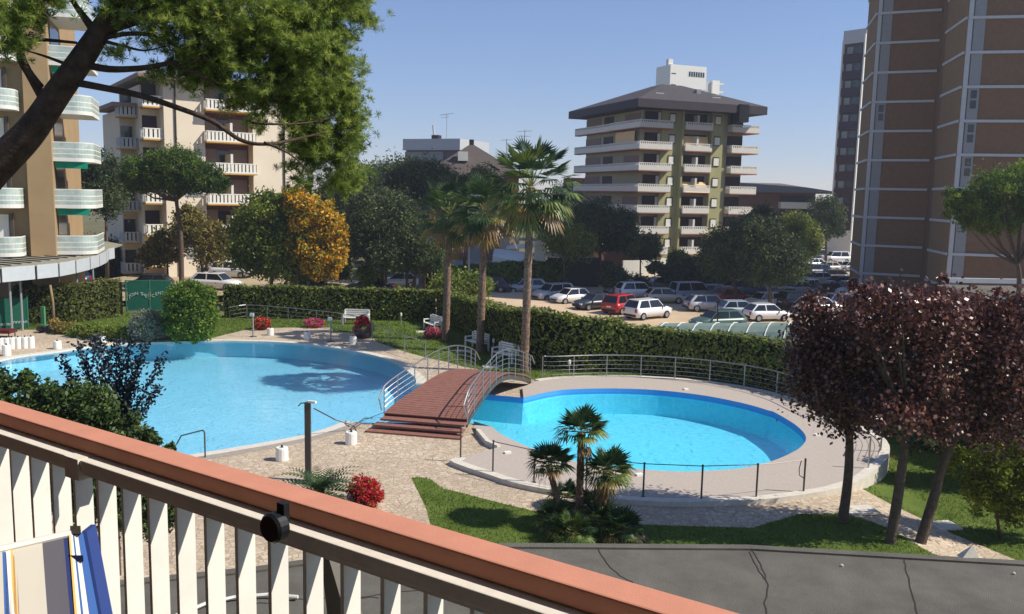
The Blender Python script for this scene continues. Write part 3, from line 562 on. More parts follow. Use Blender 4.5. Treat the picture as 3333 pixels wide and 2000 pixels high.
# shrubs behind the car park
for i, (lb, x, y, rx, ry, D, mt_) in enumerate([
    ('dark round bush at the right end of the bright street hedge', 2000, 905, 45, 30, 90, 'pined'), ('dark bush in front of the white garden wall', 2060, 925, 55, 22, 92, 'pined'),
    ('pale spiky shrub beside the olive block entrance', 2210, 850, 35, 30, 104, 'green'), ('dark hedge like bush under the olive block', 2260, 880, 60, 32, 98, 'pined'),
    ('bushes at the back of the car park left of the wide pine', 2190, 890, 40, 26, 96, 'pined'), ('bush in the shade behind the last parked row', 2330, 880, 60, 40, 96, 'pined'),
    ('yellow green bush on the roadside behind the long hedge', 1195, 895, 28, 30, 78, 'bright'), ('brownish shrubs between palms and the street', 1500, 935, 100, 35, 76, 'green'), ('dark shrubs on the verge behind the green gate', 480, 880, 120, 30, 96, 'pined'), ('dark leafy bank behind the brown building', 330, 850, 80, 60, 92, 'pined')]):
    ptree('shrub', lb, (x, y+ry), D, [(x, y, rx, ry)], int(rx*ry/16)+14, 60, .16, M[mt_], .06, -1.3 if x > 1300 else -.7, nl=4, cat='shrub', sig=.2)
# umbrella pine at the right edge
ptree('umbrella_pine', 'bright green umbrella pine with a forked trunk before the brown tower', (3312, 1060), 55, [(3170, 690, 95, 45), (3250, 620, 105, 70), (3340, 600, 90, 75), (3130, 650, 60, 45), (3230, 730, 110, 35), (3400, 660, 110, 80)], 420, 95, .11, M['pineg'], .22, -1.3, [(3318, 940), (3312, 855)], sig=.12, flat=.7, nl=14, ar=.3, group='umbrella pines')
# plum leaved trees by the path
for lb, tx, D, bl in [
    ('plum leaved tree nearest the round pool, trunk rising from the grass', [(2738, 1724), (2760, 1560), (2765, 1420), (2760, 1330)], 22.0, [(2720, 1170, 150, 165), (2640, 1120, 90, 120), (2790, 1080, 130, 120), (2690, 1270, 125, 110), (2800, 1270, 125, 120), (2650, 1030, 60, 70), (2640, 960, 22, 50), (2790, 960, 35, 45), (2620, 1200, 60, 90), (2760, 1350, 100, 60)]),
    ('middle plum leaved tree of three with a straight grey trunk', [(2892, 1800), (2925, 1600), (2945, 1450), (2960, 1330)], 20.8, [(2960, 1150, 150, 150), (2900, 1060, 130, 110), (3040, 1060, 130, 120), (2980, 1270, 130, 120), (3010, 1000, 70, 60), (2930, 950, 25, 50), (3060, 940, 30, 45), (2900, 1330, 120, 70), (3040, 1370, 90, 60), (2830, 980, 70, 50)]),
    ('rightmost plum leaved tree with a leaning trunk', [(2988, 1800), (3040, 1620), (3070, 1510), (3120, 1400)], 21.2, [(3190, 1150, 160, 160), (3120, 1060, 120, 120), (3290, 1130, 140, 160), (3180, 1290, 140, 120), (3290, 1290, 120, 110), (3240, 1020, 80, 70), (3270, 950, 30, 50), (3330, 980, 40, 40), (3400, 1180, 130, 150), (3330, 1040, 80, 90), (3400, 1330, 120, 130), (3220, 1390, 120, 70)])]:
    b0 = gp(tx[0][0], tx[0][1], -.2) if D > 21.5 else Vector((pt(*tx[0], D).x, D, -.25))
    D = b0.y; bls = []
    for x, y, rx, ry in bl: c = pt(x, y, D+random.uniform(-.5, .5)); s = D/F_PX; bls.append((tuple(c), (rx*s, rx*s, ry*s)))
    tree('plum_tree', lb, b0, bls, 430, 42, .057, M['plum'], [b0-Vector((0, 0, .1))]+[pt(x, y, D) for x, y in tx[1:]], .15, sig=.23, fill=.05, nl=30, ar=.75, group='plum leaved trees by the path', cat='tree')
# shrubs right of the plum trees
ptree('shrub', 'yellow green shrub at the right edge below the plum trees', (3260, 1700), 22.5, [(3230, 1530, 80, 90), (3300, 1580, 90, 90), (3200, 1620, 60, 60), (3350, 1500, 80, 100), (3300, 1650, 90, 50), (3180, 1560, 60, 70), (3370, 1640, 80, 70), (3120, 1500, 50, 50)], 420, 40, .05, M['yelg'], .05, -.5, nl=12, cat='shrub')
ptree('shrub', 'dark dense shrub behind the yellow green one at the right edge', (3200, 1500), 27, [(3120, 1420, 110, 70), (3260, 1400, 120, 80), (3010, 1430, 80, 50), (3380, 1400, 100, 90)], 240, 50, .07, M['pined'], .05, -.5, nl=6, cat='shrub')
# bushes on the left lawn
def bush(label, px, base_y, rx, ry, mt_, n, per=40, size=.07, name='bush', cat='bush', ex=None, bl=None, tone=0):
    q = gp(px, base_y); D = q.y; s = D/F_PX; c = Vector((q.x, q.y, ry*s*.95))
    return tree(name, label, q, bl(c, s) if bl else [(tuple(c), (rx*s, rx*s*.9, ry*s))], n, per, size, mt_, [q, q+Vector((0, 0, ry*s))], .05, sig=.11, fill=.78, nl=9, cat=cat, extra=ex, tone=tone)
bush('big rounded yellow green bush on the pool edge in front of the green gate', 622, 1112, 88, 97, M['bright'], 420, 55, .08, tone=.08, bl=lambda c, s: [(tuple(c+Vector((0, 0, .9))), (83*s, 78*s, 50*s)), (tuple(c), (85*s, 80*s, 70*s)), (tuple(c-Vector((0, 0, .7))), (80*s, 75*s, 50*s))])
bush('round silvery grey bush left of the big yellow green bush', 486, 1110, 63, 52, M['silver'], 240, 50, .05)
for i, (x, y, rx, ry, mt_) in enumerate([(215, 1085, 45, 18, 'olive'), (270, 1096, 45, 20, 'green'), (320, 1104, 40, 22, 'green'), (370, 1108, 40, 24, 'green'), (420, 1110, 30, 24, 'green')]):
    bush(['brownish low plants at the foot of the square olive hedge','second low plant clump from the purple flowers along the paved edge','low green plants midway along the paved bed','low green plants where the paved bed nears the pool','low green plants touching the round silvery bush'][i], x, y, rx, ry, M[mt_], 60, 35, .06, name='low_plant', cat='plant')
bush('low purple flowering plants beside the brown trunk', 150, 1082, 30, 10, foliage('purple_leaves', [lin('2a1c2c'), lin('46304a')], .2), 30, 30, .05, name='flower_bed', cat='plant')
bush('orange brown grasses at the foot of the brown trunk', 180, 1072, 22, 18, M['olive'], 30, 30, .06, name='dry_grass_tuft', cat='plant', tone=.4)
th = tag(MB().tube([gp(176, 1068), gp(176, 1068)+Vector((0, 0, 1.6)), gp(170, 1068)+Vector((.0, 0, 2.6))], [.09, .075, .07], 7).build('bare_trunk', mat('pale_bark', '8f7a5f', .9, .1), None, True), 'pale bare trunk standing in front of the square olive hedge', 'tree trunk')
for lb, x, y, rx, ry, m_ in [('round red flowering bush left of the pool shower post', 852, 1074, 30, 22, 'redf'), ('pink red flower mound behind the large pool', 1022, 1066, 34, 15, 'pinkf'), ('crimson flower tub beside the left palm trunk', 1410, 1100, 30, 17, 'pinkf')]:
    bush(lb, x, y, rx, ry, [M[m_], M['green']], 70, 40, .05, name='flowering_bush', cat='flowers', ex=lambda P: (RNG.random(len(P)) < .25).astype(int))
q = gp(1182, 1100); th = thing('flower_tub', 'dark tub of pink and red flowers at the pool corner near the steps', 'flower tub', tuple(q))
MB().lathe(tuple(q), [(.35, 0), (.55, .3), (.5, .42)], 12).build('tub', M['dsteel'], th)
P, T, _ = clumpy([((q.x, q.y, .65), (.6, .6, .45)), ((q.x-.1, q.y, 1.0), (.4, .4, .35))], 60, 40, .12, .7); k = np.where(P[:, 2] > .85, 2, np.where(RNG.random(len(P)) < .55, 0, 1))
leafmesh('flowers', P, .05, .8, [M['pinkf'], M['green'], M['redf']], th, T, mi=k)
# cycad with red flowers in front
q = gp(1040, 1640); th = thing('cycad', 'dark feathery cycad in the flower bed behind the balcony rail', 'plant', tuple(q))
V, F, T = [], [], []
for i in range(64):
    az = i*2.4; el = .2+.9*random.random(); L = random.uniform(1.3, 1.75); d = Vector((math.cos(az), math.sin(az)*.8, 0)); pts = [q+Vector((0, 0, .35))+d*L*t*math.cos(el*(1-.3*t))+Vector((0, 0, L*(t*math.sin(el)-.55*t*t))) for t in [j/14 for j in range(15)]]
    for j in range(1, 14):
        t = (pts[j+1]-pts[j-1]).normalized(); s = t.cross(Vector((0, 0, 1))).normalized(); w = .2*math.sin(math.pi*min(1, j/14+.12))
        for sg in (-1, 1):
            k = len(V); a = pts[j]; e = a+s*sg*w+t*.07+Vector((0, 0, .03)); V += [a-t*.03, a+t*.03, e]; F.append((k, k+1, k+2)); T.append(.1+.2*random.random())
mesh_tone('fronds', V, F, T, M['frond'], th); MB().tube([q-Vector((0, 0, .1)), q+Vector((0, 0, .4))], .14, 8).build('trunk', M['palmbark'], th)
s_ = gp(1190, 1640).y/F_PX; qq = gp(1185, 1650); th = thing('flower_mound', 'mound of bright red flowers beside the dark cycad', 'flowers', tuple(qq))
P, T, _ = clumpy([((qq.x+.05, qq.y+.1, .3), (.42, .55, .42)), ((qq.x-.2, qq.y+.5, .3), (.35, .35, .4))], 150, 40, .12, .75); leafmesh('flowers', P, .03, .8, [M['redf'], M['green']], th, T, mi=(RNG.random(len(P)) < .2).astype(int))
MB().lathe(tuple(qq), [(.3, 0), (.3, .25), (.1, .5)], 8).build('soil', M['hedgec'], th)
qq = gp(1130, 1660); th = thing('flower_mound', 'small pale lilac flowers in front of the cycad', 'flowers', tuple(qq)); P, T, _ = clumpy([((qq.x, qq.y, .12), (.4, .3, .18))], 40, 30, .14, .6); leafmesh('flowers', P, .028, .8, [M['lilac'], M['green']], th, T, mi=(RNG.random(len(P)) < .4).astype(int))
qq = gp(900, 1660); th = thing('flower_mound', 'low red flowers left of the cycad, just over the balcony rail', 'flowers', tuple(qq)); P, T, _ = clumpy([((qq.x-.2, qq.y, .3), (1.0, .5, .28))], 90, 30, .12, .6); leafmesh('flowers', P, .035, .8, [M['redf'], M['green']], th, T, mi=(RNG.random(len(P)) < .7).astype(int))
# foreground shrubbery left of the balcony
M['fore'] = foliage('laurel_leaves', [lin('1e2a14', 1.4), lin('34451f', 1.4), lin('55662c', 1.4)], .2, .45, .4)
def fshrub(label, D, bl, n, per, size, zb, trk, **k):
    return ptree('shrub', label, trk[0], D, bl, n, per, size, M['fore'], .06, zb, trk[1:], cat='shrub', **k)
fshrub('dense dark shrubbery rising above the balcony rail at the left', 16.5, [(60, 1290, 95, 80), (180, 1315, 95, 75), (290, 1340, 105, 90), (395, 1410, 85, 70), (470, 1450, 60, 50), (555, 1475, 30, 35), (120, 1430, 140, 100), (300, 1480, 150, 90), (520, 1500, 60, 40), (-40, 1260, 80, 80), (300, 1600, 220, 90), (480, 1640, 150, 100)], 900, 42, .05, .0, [(250, 2000), (250, 1600)], nl=30, sig=.13)
q = pt(370, 1420, 18); th = thing('young_tree', 'thin dark young tree with sparse upright twigs against the large pool', 'tree', (q.x, 18, 0)); b = MB(); P = []; T = []
b.tube([(q.x, 18, -.1), (q.x+.02, 18, q.z)], [.05, .035], 6)
for (x, y) in [(200, 1165), (255, 1120), (300, 1110), (325, 1105), (380, 1110), (430, 1100), (470, 1120), (530, 1165), (515, 1260), (350, 1140), (450, 1180), (275, 1180), (400, 1150), (235, 1230), (420, 1250)]:
    e = pt(x, y, 18+random.uniform(-.6, .6)); m = q.lerp(e, .5)+Vector((0, 0, -.15)); pts = smooth_line([q-Vector((0, 0, random.uniform(0, .5))), m, e], 8); b.tube(pts, [.022-.016*i/(len(pts)-1) for i in range(len(pts))], 4)
    for k in range(int(len(pts)*.25), len(pts)):
        c = RNG.normal(size=(22, 3))*.06+np.array(pts[k]); P.append(c); T.append(RNG.random(22)*.5)
b.build('trunk', M['bark'], th); leafmesh('leaves', np.concatenate(P), .05, .55, foliage('dusky_leaves', [lin('26303c'), lin('3c4854')], .15), th, np.concatenate(T))
# ---------------------------------------------------------------- the near pine reaching in from the left
PD = 10.5
b = MB(); th = thing('big_pine', 'large near pine with a thick leaning dark trunk and sunlit needles across the top left', 'pine tree', (pt(-700, 1000, PD).x, PD, 0))
def pl(L, D=PD): return [pt(x, y, D+(k if len(q) > 2 else 0)) for q in L for x, y, k in [(q[0], q[1], q[2] if len(q) > 2 else 0)]]
base = Vector((pt(-700, 1000, PD).x, PD, 0))
tk = smooth_line([base, pt(-620, 1500, PD), pt(-330, 900, PD), pt(-60, 590, PD), pt(90, 440, PD), pt(190, 300, PD), pt(275, 180, PD), pt(345, 70, PD), pt(420, -60, PD), pt(520, -250, PD)], 5)
rs = np.interp(range(len(tk)), [0, 15, 22, 30, 38, 45], [.30, .215, .16, .135, .10, .07]); b.tube(tk, list(rs), 12)
br = [([(255, 205), (350, 225), (460, 222), (560, 205), (700, 190), (820, 150, .5)], .045), ([(250, 270), (330, 285), (450, 310), (560, 345), (690, 395), (780, 455), (860, 470), (960, 455, .4), (1060, 430, .7)], .042),
      ([(860, 465), (940, 500), (1010, 560, .3)], .018), ([(820, 400), (900, 405), (1000, 400, .5), (1100, 380, .8)], .016), ([(345, 90), (440, 60), (560, 30), (700, 60, .3), (860, 80, .6), (1000, 60, 1)], .085),
      ([(300, 90), (270, 50), (235, 0), (210, -60)], .05), ([(130, 285), (90, 230), (60, 160), (45, 145), (120, 130), (250, 140)], .05), ([(140, 320), (100, 250), (70, 200), (60, 150), (20, 100), (-60, 60)], .052), ([(230, 215), (150, 185), (85, 165)], .022),
      ([(330, 125), (420, 110), (520, 120), (600, 170, .3), (680, 230, .5), (740, 260, .6)], .03), ([(560, 205), (660, 250), (760, 300, .4), (900, 330, .8)], .022), ([(340, 135), (400, 150), (470, 165), (540, 150)], .022)]
for L, r in br:
    c = smooth_line(pl(L), 4); n = len(c); b.tube(c, [r*1.1*(1-.72*i/(n-1)) for i in range(n)], 7)
b.build('trunk', M['barkd'], th, True)
# needle tufts
fl = [(560, 60, 190, 90, 0), (740, 60, 170, 120, .3), (880, 110, 160, 140, .6), (640, 170, 130, 80, .2), (800, 230, 140, 80, .4), (1000, 130, 140, 150, .9), (1060, 50, 120, 110, 1.1), (980, 280, 130, 110, .9), (1080, 230, 90, 110, 1.2), (1090, 400, 80, 90, 1.2), (1040, 480, 100, 80, 1.2), (1100, 540, 70, 70, 1.2), (1050, 350, 110, 80, 1.0), (980, 390, 50, 40, .8), (1140, 60, 45, 90, 1.3), (1120, 180, 50, 60, 1.4),
      (40, 60, 80, 90, -.4), (60, 0, 90, 60, -.3), (20, 140, 50, 40, -.3), (200, -10, 60, 35, -.3), (560, 260, 60, 35, .2), (620, 275, 50, 25, .3), (690, 210, 90, 60, .3), (880, 330, 90, 45, .8), (860, 410, 45, 25, .5), (480, 0, 110, 50, 0), (440, -60, 200, 60, 0), (900, -40, 300, 60, .8), (380, 170, 40, 20, 0), (600, -60, 200, 70, 0), (1150, 460, 45, 80, 1.2), (940, 170, 120, 120, .7), (1120, 330, 60, 90, 1.2), (1000, 560, 60, 50, 1.2), (1110, 600, 60, 35, 1.2), (1170, 30, 40, 60, 1.3), (1000, 460, 70, 60, 1.0), (790, 330, 60, 30, .5)]
P = []; D_ = []; T = []; tot = sum(a[2]*a[3] for a in fl)
for x, y, rx, ry, dz in fl:
    k = int(9800*rx*ry/tot)+2; D = PD+dz; s = D/F_PX; c0 = np.array(pt(x, y, D)); u = RNG.normal(size=(k, 3)); u /= np.linalg.norm(u, axis=1, keepdims=True); rr = RNG.random((k, 1))**.42
    kc = max(2, k//15); uc = u[:kc]; cen = uc*rr[:kc]**.8*np.array([rx*s, min(rx, ry)*s*1.1, ry*s])
    C = c0+np.repeat(cen, k//kc+1, axis=0)[:k]+RNG.normal(size=(k, 3))*np.array([.10, .10, .055])
    for c in C:
        m = 30; d = RNG.normal(size=(m, 3)); d[:, 2] += .7; d /= np.linalg.norm(d, axis=1, keepdims=True); L = .066*RNG.uniform(.6, 1.5)
        P.append(c+d*L*.55); D_.append(d); T.append(np.full(m, np.clip(.5+.28*RNG.normal(), 0, 1))*.7+RNG.random(m)*.3)
P = np.concatenate(P); leafmesh('needles', P, .043, .09, foliage('near_needles', [lin('28381a', 1.9), lin('52642a', 1.8), lin('7c8a40', 1.7), lin('a2a456', 1.5)], .5, .5, .3), th, np.concatenate(T), D=np.concatenate(D_), dj=.0)
# ================================================================ buildings
def bldg(name, label, loc, rz, cat='building', group=None):
    th = thing(name, label, cat, loc, rz, group); ORG[th.name] = Vector((0, 0, 0)); return th
M['olivew'] = facing('olive_render', 'a19f74', 'adaa80'); M['olivesh'] = facing('shaded_olive_render', '9c9a80', 'a9a78c')  # olivesh is the olive render as it looks in shade
M['maroon'] = mat('dark_brown_panel', '33232a', .6, .3, var=.1); M['rust'] = mat('rust_edge', 'a8705c', .8, .2, var=.08)
M['tile'] = mat('slate_roof', '4e4a4c', .85, .2, var=.15, vs=1.5, bump=.3, bs=6); M['fascia'] = mat('roof_fascia', '3f3a40', .7, .3, var=.1)
M['awn'] = mat('cream_canvas', 'e3c594', .9, .1, var=.06); M['creamw'] = facing('cream_render', 'dccfb8', 'e4d8c4'); M['yellow'] = mat('ochre_edge', 'c79a48', .8, .2, var=.08)
M['taupe'] = mat('taupe_blind', '8b7a72', .8, .2, var=.12, vs=3); M['brownw'] = mat('brown_wall', '6d4a3e', .85, .2, var=.1)
M['grey'] = mat('grey_panel', '8f9294', .7, .2, var=.08); M['lgrey'] = mat('light_grey_panel', 'b7bcbf', .6, .3, var=.06)
M['tan'] = facing('tan_render', '9a8160', 'a78d6a'); M['brick'] = facing('brown_tile_cladding', '765a44', '81654e', 2.5); M['brickp'] = facing('ochre_tile_cladding', '80694e', '8c7459', 2.5)
M['shut'] = mat('white_shutter', 'e8e6dc', .5, .3, var=.04)
M['pglass'] = mat('striped_parapet_glass', '93a49c', .25, .5, var=.25, vs=1.6, col2='bfc9c2')
def balcony(name, parent, x0, x1, y0, y1, z0, h=.95, slab=.22, mat_s='rust', mat_p='white', sides=(1, 1, 1, 0), slots=0, t=.08):
    "slab with parapet panels on the sides left, front, right, back; z0 is the underside"
    b = MB(); b.bx(x0, x1, y0, y1, z0, z0+slab, 0); p = MB(); o = .015
    S4 = [(x0-o, x0+t, y0-o, y1), (x0+t, x1-t, y0-o, y0+t), (x1-t, x1+o, y0-o, y1), (x0+t, x1-t, y1-t, y1+o)]
    za, zb_ = z0+slab*.6, z0+slab+h
    for k, (a, b_, c, d) in enumerate(S4):
        if not sides[k]: continue
        if slots:
            L = (b_-a) if k in (1, 3) else (d-c); n = max(2, int(L/slots))
            b.bx(a, b_, c, d, zb_-.09, zb_, 1); b.bx(a, b_, c, d, za, za+.16, 1)
            for i in range(n):
                u0, u1 = (i+.14)/n, (i+.80)/n
                if k in (1, 3): b.bx(a+(b_-a)*u0, a+(b_-a)*u1, c+.02, d-.02, za+.16, zb_-.09, 1)
                else: b.bx(a+.02, b_-.02, c+(d-c)*u0, c+(d-c)*u1, za+.16, zb_-.09, 1)
        else:
            b.bx(a, b_, c, d, za, zb_-.34, 1); b.bx(a, b_, c, d, zb_-.09, zb_, 1); 
            L = (b_-a) if k in (1, 3) else (d-c); n = max(2, int(L/.3))
            for i in range(n+1):
                if k in (1, 3): u = a+(b_-a-.14)*i/n; b.bx(u, u+.14, c+.01, d-.01, zb_-.34, zb_-.09, 1)
                else: u = c+(d-c-.14)*i/n; b.bx(a+.01, b_-.01, u, u+.14, zb_-.34, zb_-.09, 1)
    return b.build(name, [M[mat_s], M[mat_p]], parent)
# ---- olive block with hipped slate roof
th = bldg('apartment_block', 'olive green eight storey block with white balconies and a dark hipped roof', (16.8, 118, -1.8), math.atan2(.36, .93))
MB().bx(1.2, 17.6, 1.45, 19, 0, 22.6).build('wall', M['olivesh'], th)
MB().bx(3.9, 6.9, 1.0, 1.5, 0, 22.5).bx(11.8, 13.7, .6, 1.5, 0, 22.5).bx(6.9, 7.15, .4, 1.5, 0, 22.5).build('front_wall', M['olivew'], th)
MB().bx(13.7, 14.6, 1.2, 1.5, 0, 22.5).build('recess_wall', M['olivesh'], th)
for k in range(8):
    z = 21-2.88*k-1.2
    if k < 7:
        balcony('balcony', th, 0, 5.1, 0, 1.45, z); balcony('balcony', th, 0, 1.2, 1.46, 9.0, z, sides=(1, 0, 0, 0)); balcony('balcony', th, .4, 1.2, 9.1, 21.6, z+.02, sides=(1, 0, 0, 1))
    if k < 7: balcony('balcony', th, 7.3, 11.6, .1, 1.45, z)
    if k < 7: balcony('balcony', th, 15.0, 19.5, .2, 3.5, z)
    z1 = z+.24
    MB().bx(1.5, 3.85, 1.38, 1.45, z1, z1+2.2).build('dark_opening', M['maroon'], th); MB().bx(7.6, 11.4, 1.38, 1.45, z1, z1+2.2).build('dark_opening', M['maroon'], th); MB().bx(15.0, 17.5, 1.38, 1.45, z1, z1+2.3).build('dark_opening', M['maroon'], th)  # dark panels carry the shade over door and wall behind the balconies
    f = MB().bx(5.1, 6.1, .93, 1.0, z1+.75, z1+2.05).build('window_frame', M['black'], th); MB().bx(5.15, 5.95, .86, .93, z1+.85, z1+1.9).build('shutter', M['shut'], f)
    f = MB().bx(12.2, 13.2, .53, .6, z1+.75, z1+2.05).build('window_frame', M['black'], th); MB().bx(12.25, 13.1, .46, .53, z1+.85, z1+1.9).build('shutter', M['shut'], f)
    MB().bx(9.2, 9.5, .3, 1.38, z1, z1+1.9).build('divider', M['white'], th); MB().bx(3.5, 3.85, 1.2, 1.38, z1, z1+2.1).build('divider', M['white'], th)
    if k < 7:
        MB().bx(1.12, 1.2, 2.2, 6.5, z1, z1+2.0).build('blind', M['olivesh'] if k % 2 else M['taupe'], th)
        MB().bx(1.12, 1.2, 10, 13, z1, z1+2.1).build('dark_opening', M['maroon'], th); MB().bx(1.12, 1.2, 14, 19, z1, z1+2.1).build('blind', M['taupe'], th)
for z0, z1, o in ((16.95, 18.9, .3), (11.3, 12.6, .0)):
    MB().hexa([(7.5, o, z0), (11.4, o, z0), (11.4, o+.05, z0), (7.5, o+.05, z0), (7.5, 1.1, z1+.2), (11.4, 1.1, z1+.2), (11.4, 1.15, z1+.2), (7.5, 1.15, z1+.2)]).build('awning', M['awn'], th)
MB().bx(.5, .58, 2.5, 8, 17.2, 19.6).build('awning', M['awn'], th)
b = MB(); e = [(-1.3, -1.5), (19.4, -1.5), (19.4, 20.5), (-1.3, 20.5)]; top = [(8.2, 8.6), (11.5, 8.6), (11.5, 11.8), (8.2, 11.8)]
b.add([(x, y, 22.4) for x, y in e]+[(x, y, 23.5) for x, y in e], [(3, 2, 1, 0), (0, 1, 5, 4), (1, 2, 6, 5), (2, 3, 7, 6), (3, 0, 4, 7)], 1)
b.add([(x, y, 23.5) for x, y in e]+[(x, y, 27.0) for x, y in top], [(0, 1, 5, 4), (1, 2, 6, 5), (2, 3, 7, 6), (3, 0, 4, 7), (4, 5, 6, 7)], 0); rf = b.build('roof', [M['tile'], M['fascia']], th)
for x, y, z in ((4, 2.5, 24.8), (13, 2.2, 24.7), (14.2, 4.0, 25.2)): MB().box((x, y, z), (1.3, 1.0, .12)).build('skylight', M['lgrey'], rf)
MB().bx(11.2, 11.9, 4, 4.7, 24.3, 26.0).build('chimney', M['grey'], rf); MB().bx(14.6, 16.2, -1.7, .3, 21.2, 23.6).build('roof_notch', M['black'], th)
MB().bx(-3, 3.4, -2.2, -1.9, 0, 2.0).bx(3.4, 6.5, -1.2, -.9, 0, 2.2).build('garden_wall', M['white'], th)
MB().bx(-9, 1.2, 2, 9, 0, 4.6).build('ground_floor_annex', M['brownw'], th); MB().bx(-9.2, 1, 1.7, 2, 3.6, 4.8).build('parapet', M['lgrey'], th)
# ---- white building behind its roof
th = bldg('apartment_block', 'tall white building rising behind the dark hipped roof', (34.8, 200, -1.8), math.atan2(.36, .93))
MB().bx(0, 9.6, 0, 6.3, 0, 40.7).build('wall', M['shut'], th); MB().bx(9.6, 14.4, 5, 10, 0, 38.3).build('stair_tower', M['lgrey'], th); MB().bx(14.4, 16.4, 4.5, 10, 0, 38.6).build('wall', M['shut'], th)
MB().bx(0, 1.2, 1, 2, 40.7, 42).build('chimney', M['white'], th)
for i in range(7): MB().bx(4.9+i*.62, 5.3+i*.62, -.05, .05, 38.3, 39.4).build('window', M['glass'], th)
for i in range(7): MB().bx(4.9+i*.62, 5.3+i*.62, -.05, .05, 33.5, 35.2).build('window', M['glass'], th)
MB().bx(4.7, 9.7, -.08, 0, 32.5, 35.6).build('glazed_strip', M['lgrey'], th)
for z in (38.6, 36.1): MB().bx(.3, 1.5, -.04, .06, z, z+.18).build('vent', M['black'], th)
for k in range(5): MB().bx(16.4, 17.6, 4.6, 8, 30+1.9*k, 30.5+1.9*k).build('balcony', M['white'], th)
# ---- orange building
th = bldg('apartment_building', 'low orange and brown building with wide eaves and white balconies right of the olive block', (45.5, 168, -1.8), math.atan2(.1, .99))
MB().bx(0, 13.5, 0, 12, 0, 12.2).build('wall', M['brownw'], th); MB().bx(1.2, 4.6, -.3, 0, 0, 9.2).build('orange_wall', mat('orange_render', 'd08a3c', .85, .1), th)
MB().bx(2.4, 3.5, -.36, -.3, 6.3, 7.6).build('window', M['shut'], th); MB().bx(0, 1.2, -.4, 0, 0, 8.2).build('orange_wall', mat('coral_render', 'c0684a', .85, .1), th)
b = MB(); b.add([(-3, -3, 12), (17, -3, 12), (14, 14, 12), (-3, 14, 12), (-3, -3, 12.3), (17, -3, 12.3), (14, 14, 12.3), (-3, 14, 12.3), (-2, 4, 13.9), (8, 4, 13.9)], [(3, 2, 1, 0), (0, 1, 5, 4), (1, 2, 6, 5), (2, 3, 7, 6), (3, 0, 4, 7), (4, 5, 9, 8), (5, 6, 9), (6, 7, 8, 9), (7, 4, 8)]); b.build('roof', mat('brown_grey_roof', '6f665e', .85, .1), th)
for k, (x0, x1) in enumerate([(6, 16.5), (6, 13.8), (6, 13.8), (6, 12)]):
    z = 9.0-2.7*k; MB().bx(x0, x1, -1.4, 0, z, z+1.25).build('balcony', M['white'], th); MB().bx(6.3, 13.4, -.05, 0, z+1.3, z+2.5).build('dark_opening', M['maroon'], th)
for k in range(3): MB().bx(-3.2, -.2, -1.6, -.3, 8-2.9*k, 9.1-2.9*k).build('balcony', M['white'], th)
# ---- grey flat roofed block behind the palms
th = bldg('grey_block', 'grey flat roofed block with a wide parapet behind the trees in the middle', (-8.3, 130, -1.0), math.atan2(-4, 9))
MB().bx(-9.9, 0, 0, 10, 16.1, 17.8).build('parapet', M['lgrey'], th)
MB().bx(-9.6, -.4, .5, 9.6, 0, 16.1).build('wall', mat('dark_grey_wall', '6f6c72', .85, .1), th); MB().bx(-9.7, -3, .3, .5, 13.6, 15.9).build('grey_band', M['grey'], th)
c = MB().bx(-6, -4.8, 2, 3, 17.8, 18.5).build('chimney', M['maroon'], th); MB().tube([(-5.7, 2.3, 18.5), (-5.9, 2.3, 20)], .16, 6).build('flue', M['lgrey'], c)
MB().tube([(-5, 5, 17.8), (-5, 5, 22)], .04, 4).tube([(-6.2, 5, 21.8), (-3.8, 5, 22)], .04, 4).tube([(-6, 5, 21.4), (-4.6, 5, 21.5)], .03, 4).build('antenna', M['grey'], th)
# ---- ochre house with dark hipped roof
th = bldg('house', 'ochre house with a dark hipped roof and a white dormer, mostly hidden by the palms', (-11.5, 112, -1.2), .12)
MB().bx(.8, 12.2, .6, 10, 0, 12.3).build('wall', facing('ochre_render', 'b5803c', 'c99a58'), th)
b = MB(); b.add([(-.6, -.8, 12.1), (13.2, -.8, 12.1), (13.2, 11, 12.1), (-.6, 11, 12.1), (6.2, 5, 16.6)], [(3, 2, 1, 0), (0, 1, 4), (1, 2, 4), (2, 3, 4), (3, 0, 4)]); rf = b.build('roof', mat('brown_roof', '5c5450', .85, .1, bump=.3, bs=5), th)
MB().bx(4.2, 5.5, 1.2, 2.4, 14.1, 15.3).build('dormer', M['white'], rf); MB().bx(5.9, 6.5, 4.7, 5.3, 16.2, 17.1).build('chimney', M['maroon'], rf)
for x in (1.5, 4.5, 8, 10.5):
    for z in (1.2, 4.3, 7.4): f = MB().bx(x, x+1.1, .52, .6, z, z+1.5).build('window', M['taupe'], th)
MB().bx(5.6, 7.2, .3, .6, 0, 9).build('pale_wall', M['lgrey'], th); MB().bx(9.8, 12.3, -.4, .6, 0, 7).build('cream_wall', M['creamw'], th)
# rooftop aerials
th = tag(MB().tube([(1.2, 116, 8), (1.2, 116, 17.2)], .05, 4).tube([(.2, 116, 17), (2.2, 116, 17.1)], .03, 4).tube([(.4, 116, 16.4), (2.0, 116, 16.4)], .03, 4).tube([(-1.2, 116, 8), (-1.2, 116, 16)], .05, 4).tube([(-2, 116, 15.8), (-.4, 116, 15.9)], .03, 4).build('antenna', M['grey'], None), 'thin rooftop aerials standing against the sky left of the tallest palm', 'antenna')
